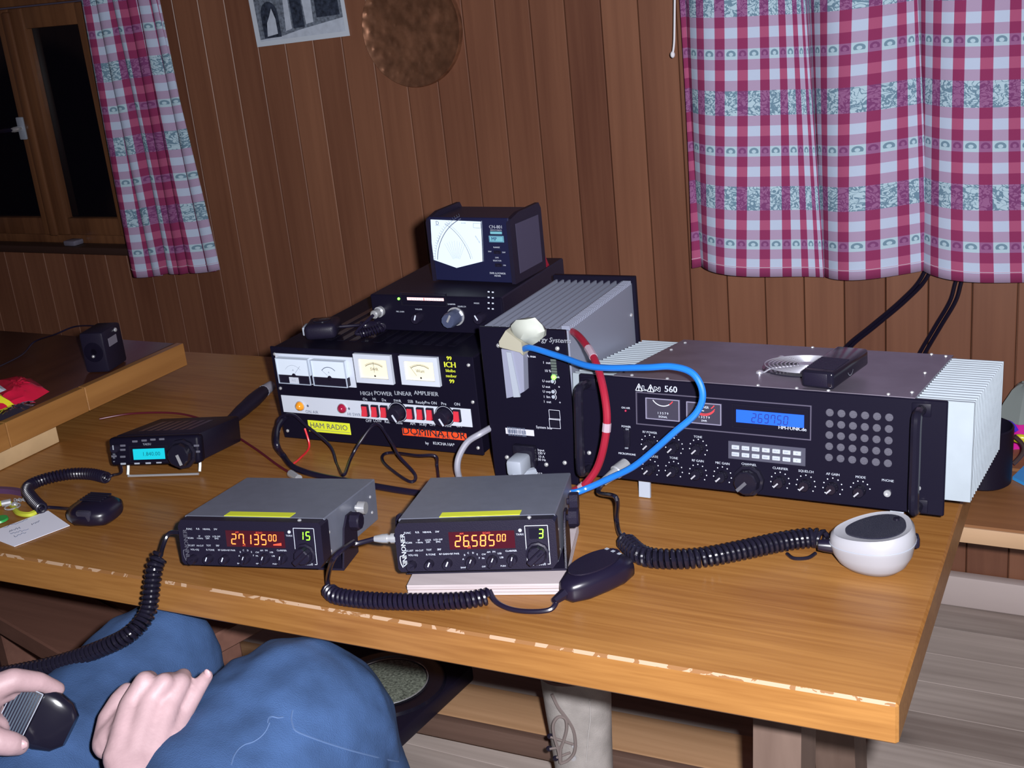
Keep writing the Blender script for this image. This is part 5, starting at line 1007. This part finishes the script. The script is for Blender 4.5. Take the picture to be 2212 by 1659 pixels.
# seams laid on the cloth of the right leg
bpy.context.view_layer.update(); _ev = o.evaluated_get(bpy.context.evaluated_depsgraph_get()); _iv = o.matrix_world.inverted()
for pts in ([(578, 1562), (582, 1547), (600, 1551), (614, 1549)], [(632, 1535), (628, 1560), (640, 1580), (690, 1601), (760, 1622), (830, 1640), (866, 1646)], [(582, 1562), (570, 1588), (545, 1604), (520, 1612), (505, 1634), (498, 1656)]):
    q = []
    for a, b in zip(pts, pts[1:]):
        for k in range(6):
            px, py = a[0]+(b[0]-a[0])*k/6, a[1]+(b[1]-a[1])*k/6; hit, lo, nr, _ = _ev.ray_cast(_iv @ CAM, (_iv.to_3x3() @ ray(px, py)).normalized())
            if hit: q.append(lo+nr*.0003)
    if len(q) > 2: G().tube(spline(q[::4]+[q[-1]], 5), .0010, 5).obj('seam', SEAM, o)
# shoes
for k, dx, dy in ((kr, .02, .035), (kl, -.03, .065)):
    b = V((k.x+dx, k.y+dy, 0)); g = mic_shell(G(), [(-.09, .030, .002, .075, 0), (-.06, .040, .0015, .085, 0), (.02, .045, .001, .080, 0), (.10, .048, .001, .055, 0), (.17, .040, .001, .042, 0), (.20, .022, .004, .030, 0)], 20, 3)
    for v in g.bm.verts: v.co = Matrix.Rotation(rad(80), 3, 'Z') @ v.co + b
    g.obj('shoe', SOLE, pe, 60)
# sweater: torso and arms
hp = (hr+hl)/2 + V((-.12, -.19, .02)); ch = hp + V((-.05, -.09, .42)); sr_ = ch+V((.17, -.05, .04)); sl_ = ch+V((-.17, .05, .04))
WR = PD(318, 1745, 1.41); WL = PD(-110, 1590, 1.56)
wr, wl = pl3(WR, WL); er = wr+V((-.07, -.25, .0)); el = wl+V((-.10, -.24, .0))
g = G().cap(hp, ch, .145, .155).cap(hp+V((.05, 0, 0)), ch+V((.08, 0, 0)), .11, .12).cap(hp+V((-.05, 0, 0)), ch+V((-.08, 0, 0)), .11, .12).cap(sr_, er, .075, .055).cap(er, wr, .055, .042).cap(sl_, el, .075, .055).cap(el, wl, .055, .042).cap(ch, ch+V((0, .02, .13)), .10, .065)
remesh(g.obj('sweater', KNIT, pe, 0), .014, 8, .008, .05)
hd_ = ch + V((.01, .06, .27))
g = G().ball(hd_, .095, .82, .98, 1.18, 3).ball(hd_+V((0, .05, -.065)), .055, 1, 1, .9).ball(hd_+V((.012, .098, -.012)), .016, .8, 1.1, 1.4).cap(ch+V((0, .02, .10)), hd_+V((0, -.01, -.06)), .055, .055).ball(hd_+V((.08, 0, -.01)), .025, .35, .8, 1.2).ball(hd_+V((-.08, 0, -.01)), .025, .35, .8, 1.2)
hdo = remesh(g.obj('head', SKIN, pe, 0), .006, 5)
for sx in (-1, 1): G().ball(hd_+V((sx*.032, .086, .012)), .011).obj('eye', WHT, hdo)
G().ball(hd_+V((0, .088, -.052)), .02, 1.1, .5, .3).obj('mouth', mat('lip', (.45, .15, .15), .5), hdo)
remesh(G().ball(hd_+V((0, -.016, .028)), .102, .86, .98, 1.12, 3).obj('hair', HAIRM, pe, 0), .008, 3)
# right hand resting on the thigh
def hp3(zx, zy, D): return loc(pe, [PD(zx/4.608, 1420+zy/4.608, D)])[0]
def finger(g, pts, rs):
    for a, b, r0, r1 in zip(pts, pts[1:], rs, rs[1:]): g.cap(a, b, r0, r1, 12)
g = G(); H = 1.452
wrist = loc(pe, [WR])[0]
mcp = [hp3(1300, 470, H-.002), hp3(1500, 425, H-.008), hp3(1680, 480, H-.006), hp3(1800, 610, H+.002)]
base = [hp3(1190, 1000, H-.022), hp3(1330, 1010, H-.026), hp3(1480, 1020, H-.024), hp3(1610, 1040, H-.018)]
for a, b, r0, r1 in zip(base, mcp, (.0175, .018, .018, .017), (.0125, .0130, .0125, .0115)): g.cap(a, b, r0, r1)
for a in base: g.cap(wrist, a, .029, .018)
g.cap(hp3(1240, 760, H-.006), hp3(1700, 820, H-.006), .018, .018); g.cap(hp3(1120, 820, H+.008), hp3(1300, 560, H+.010), .019, .014)
finger(g, [mcp[0], hp3(1440, 235, H-.004), hp3(1490, 215, H+.022), hp3(1470, 240, H+.040)], (.0122, .0112, .0098, .0085))
finger(g, [mcp[1], hp3(1632, 255, H-.010), hp3(1690, 230, H+.020), hp3(1680, 260, H+.040)], (.0126, .0115, .0098, .0085))
finger(g, [mcp[2], hp3(1800, 250, H+.000), hp3(1825, 190, H+.020), hp3(1820, 190, H+.036)], (.0120, .0108, .0095, .0082))
finger(g, [mcp[3], hp3(1930, 380, H+.008), hp3(2010, 250, H+.014), hp3(2060, 185, H+.020)], (.0105, .0094, .0085, .0074))
finger(g, [hp3(1080, 860, H+.012), hp3(1090, 620, H+.022), hp3(1190, 430, H+.026), hp3(1265, 330, H+.030)], (.018, .0135, .0115, .0095))
rh = remesh(g.obj('right_hand', SKIN, pe, 0), .0026, 4)
nl = hp3(2066, 165, H+.012); G().ball(nl, .0062, .8, .5, 1.0).obj('fingernail', NAIL, rh)
# left hand holding the microphone
Hm = 1.50
hm_ = empty('held_microphone', Matrix.Translation(PD(78, 1548, Hm+.012)) @ ROT @ Matrix.Rotation(rad(-24), 4, 'Z') @ Matrix.Rotation(rad(-10), 4, 'X'), 'black hand microphone with ribbed grille held in the left hand', 'microphone')
g = mic_shell(G(), [(-.044, .024, -.012, .006, -.002), (-.040, .031, -.016, .009, -.002), (-.015, .034, -.017, .011, 0), (.012, .033, -.017, .008, 0), (.030, .028, -.016, .004, 0), (.040, .018, -.014, -.001, 0)], 28, 4)
g.obj('shell', BLKG, hm_, 40)
G().box(-.032, .0005, -.028, .028, .008, .0155, .002, 2).obj('grille_block', BLK2, hm_)
for i in range(9): G().box(-.029+i*.0031, -.0273+i*.0031, -.025, .025, .015, .0164).obj('grille_rib', mat('rib_slate', (.05, .07, .10), .4), hm_)
frame(G(), (-.031, -.001, -.027, .027), 0, .002, .0008).bm.free()
t = T(); t.path([(-.0315, -.0275), (0, -.0275), (0, .0275), (-.0315, .0275)], .001, 0, closed=True)
o = t.obj('grille_rim', GRY, hm_); o.matrix_local = Matrix.Translation((0, 0, .0168)) @ Matrix.Rotation(rad(-90), 4, 'X')
for v in o.data.vertices: v.co.z = -v.co.z
g = G(); wl3 = loc(pe, [WL])[0]
def lp(zx, zy, D): return hp3(zx, zy, D)
kn = [lp(-120, 330, Hm-.010), lp(-160, 450, Hm-.006), lp(-170, 560, Hm), lp(-150, 650, Hm+.004)]
for a in kn: g.cap(wl3, a, .030, .014)
g.cap(kn[0], kn[3], .015, .014); g.cap(lp(-250, 700, Hm), lp(-60, 720, Hm+.01), .022, .018)
finger(g, [kn[0], lp(130, 225, Hm-.012), lp(380, 245, Hm-.002), lp(575, 315, Hm+.012)], (.0150, .0135, .0115, .0085))
finger(g, [kn[1], lp(60, 330, Hm+.004), lp(300, 330, Hm+.020), lp(470, 420, Hm+.034)], (.0135, .0125, .0110, .009))
finger(g, [kn[2], lp(40, 520, Hm+.034), lp(260, 600, Hm+.044), lp(420, 640, Hm+.046)], (.0135, .0120, .0105, .009))
finger(g, [kn[3], lp(20, 680, Hm+.036), lp(180, 740, Hm+.044), lp(300, 780, Hm+.044)], (.0125, .0110, .0095, .008))
finger(g, [lp(-220, 780, Hm-.002), lp(-40, 835, Hm-.014), lp(110, 860, Hm-.010), lp(185, 875, Hm-.004)], (.020, .0150, .0135, .0115))
lh = remesh(g.obj('left_hand', SKIN, pe, 0), .0026, 4)
G().ball(lp(190, 868, Hm-.0125), .0085, 1.1, .75, .45, 2, ROT.to_3x3()).obj('fingernail', NAIL, lh)
# its coiled cord from the left mobile radio
R_ = .0086; sk = R1.w(-.096, .009, .036); dr = R1.m.to_3x3() @ V((-1, 0, 0))
tail = [sk, sk+dr*.020, PY(352, 1180, 1.0), PY(347, 1200, .985)]
cb_ = [PY(347, 1200, .985), PY(335, 1222, .975), PY(328, 1265, .962), PY(318, 1325, .945), PY(282, 1368, .92), PY(220, 1400, .90), PY(130, 1432, .88), PY(40, 1452, .86), PY(-20, 1462, .85)]
end_ = [cb_[-1], PD(-70, 1485, 1.60), PD(-75, 1540, 1.58), hm_.matrix_world @ V((-.043, 0, -.004))]
g = G(); g.tube(loc(hm_, spline(tail, 6)), .0030, 8); coil(g, loc(hm_, cb_), R_, .0028, .0064); g.tube(loc(hm_, spline(end_, 6)), .0030, 8); g.obj('coiled_cord', BLKG, hm_)
# stool under the person
st_ = empty('stool', (PV.x-.02, PV.y-.04, 0), 'plain wooden stool under the seated person', 'stool'); zs = min(HR.z, HL.z)-.135
G().box(-.19, .19, -.17, .17, zs-.035, zs, .008).obj('seat', BENCHW, st_)
for sx in (-1, 1):
    for sy in (-1, 1): G().cyl((sx*.15, sy*.13, zs-.035), (sx*.17, sy*.15, 0), .018, 12).obj('leg', BENCHW, st_)
# ---------------------------------------------------------------- under the table: boot, flat black speaker
bc = PZ(1229, 1600, .20); bc = V((bc.x, bc.y+.045, 0)); dcam = V((CAM.x-bc.x, CAM.y-bc.y, 0)).normalized(); dx_ = V((-dcam.y, dcam.x, 0))
bt = empty('lace_up_boot', Matrix.Translation(bc) @ Matrix((dx_, -dcam, V((0, 0, 1)))).transposed().to_4x4(), 'worn grey suede boot with loose laces standing under the table', 'boot')
g = G(); rg = []; n = 24
for z, hx, hy, yo in ((.012, .050, .14, -.07), (.05, .052, .135, -.066), (.085, .050, .095, -.03), (.12, .050, .066, -.004), (.18, .053, .058, 0), (.25, .057, .056, 0), (.315, .060, .056, 0), (.316, .054, .050, 0), (.20, .046, .048, 0)):
    rg.append([g.bm.verts.new((hx*math.copysign(abs(math.cos(2*PI*k/n))**.75, math.cos(2*PI*k/n)), yo+hy*math.copysign(abs(math.sin(2*PI*k/n))**.75, math.sin(2*PI*k/n)), z)) for k in range(n)])
for a, b in zip(rg, rg[1:]):
    for k in range(n): g.bm.faces.new((a[k], a[(k+1) % n], b[(k+1) % n], b[k]))
g.bm.faces.new(rg[0][::-1]); g.bm.faces.new(rg[-1]); g.obj('upper', LEATH, bt, 70)
g = mic_shell(G(), [(-.215, .02, .0005, .016, 0), (-.19, .045, .0005, .016, 0), (-.10, .055, .0005, .016, 0), (.0, .053, .0005, .016, 0), (.07, .048, .0005, .016, 0)], 20, 5)
for v in g.bm.verts: v.co = V((v.co.y, v.co.x, v.co.z))
g.obj('sole', SOLE, bt)
iv = bt.matrix_world.inverted()
def bl_(zx, zy, off=0):
    d = iv.to_3x3() @ ray(1080+zx/7.373, 1450+zy/7.373); o_ = iv @ CAM; p = o_+d*((-.0595-o_.y)/d.y); return V((p.x, p.y-off, p.z))
for pts in (((830, 350), (930, 560), (1050, 720), (1160, 900), (1200, 1100), (1180, 1280), (1080, 1400), (960, 1450)), ((960, 1440), (930, 1250), (860, 1000), (850, 820), (930, 710), (1040, 740), (1060, 900), (1010, 1100), (965, 1230), (965, 1440))):
    G().tube(spline([bl_(*p, .003) for p in pts], 6), .0028, 6).obj('lace', LACE, bt)
for a, b in (((800, 1040), (1170, 1160)), ((790, 1230), (1000, 1200)), ((900, 1370), (1120, 1290))): G().tube([bl_(*a, .001), bl_(*b, .001)], .0022, 6).obj('cross_lace', LACE, bt)
for p in ((800, 1040), (785, 1235), (890, 1390), (1185, 1190), (1170, 1390)): q = bl_(*p, -.001); G().lathe([(0, .0055), (.002, .0045), (.002, .002)], q, (0, -1, 0), 12).obj('eyelet', CHR if p[0] > 1000 else BLK2, bt)
for p in ([(1430, 470), (1440, 760), (1410, 1000), (1390, 1250), (1370, 1500)],): G().tube(spline([bl_(*q, -.0005) for q in p], 5), .0011, 5).obj('side_seam', mat('seam_pale', (.45, .42, .40), .9), bt)
zt = .127; C1, C2, C0 = PZ(935, 1517, zt), PZ(998, 1459, zt), PZ(880, 1572, zt)
ux = (C2-C1).normalized(); uy = V((-ux.y, ux.x, 0))
sb = empty('flat_speaker', Matrix.Translation(C1) @ Matrix((ux, uy, V((0, 0, 1)))).transposed().to_4x4(), 'flat black speaker with round speckled grille lying across the foot rail', 'speaker')
G().box(-.20, .14, .0, .36, -.034, 0, .006, 2).obj('baffle', BLK2, sb)
c = loc(sb, [PZ(836, 1478, zt)])[0]
G().lathe([(0, .118), (.006, .115), (.008, .090), (.004, .082)], c, (0, 0, 1), 40).obj('rubber_ring', BLKG, sb); G().lathe([(0, .081), (.006, .078), (.010, .02)], c, (0, 0, 1), 40).obj('speckled_grille', SPK, sb)
G().tube([c+V((.082*math.cos(2*PI*k/40), .082*math.sin(2*PI*k/40), .007)) for k in range(40)], .0012, 6, closed=True).obj('ring_trim', CHR, sb)
G().box(-.16, .10, .10, .26, -.126, -.034, .004).obj('magnet_box', BLK, sb)
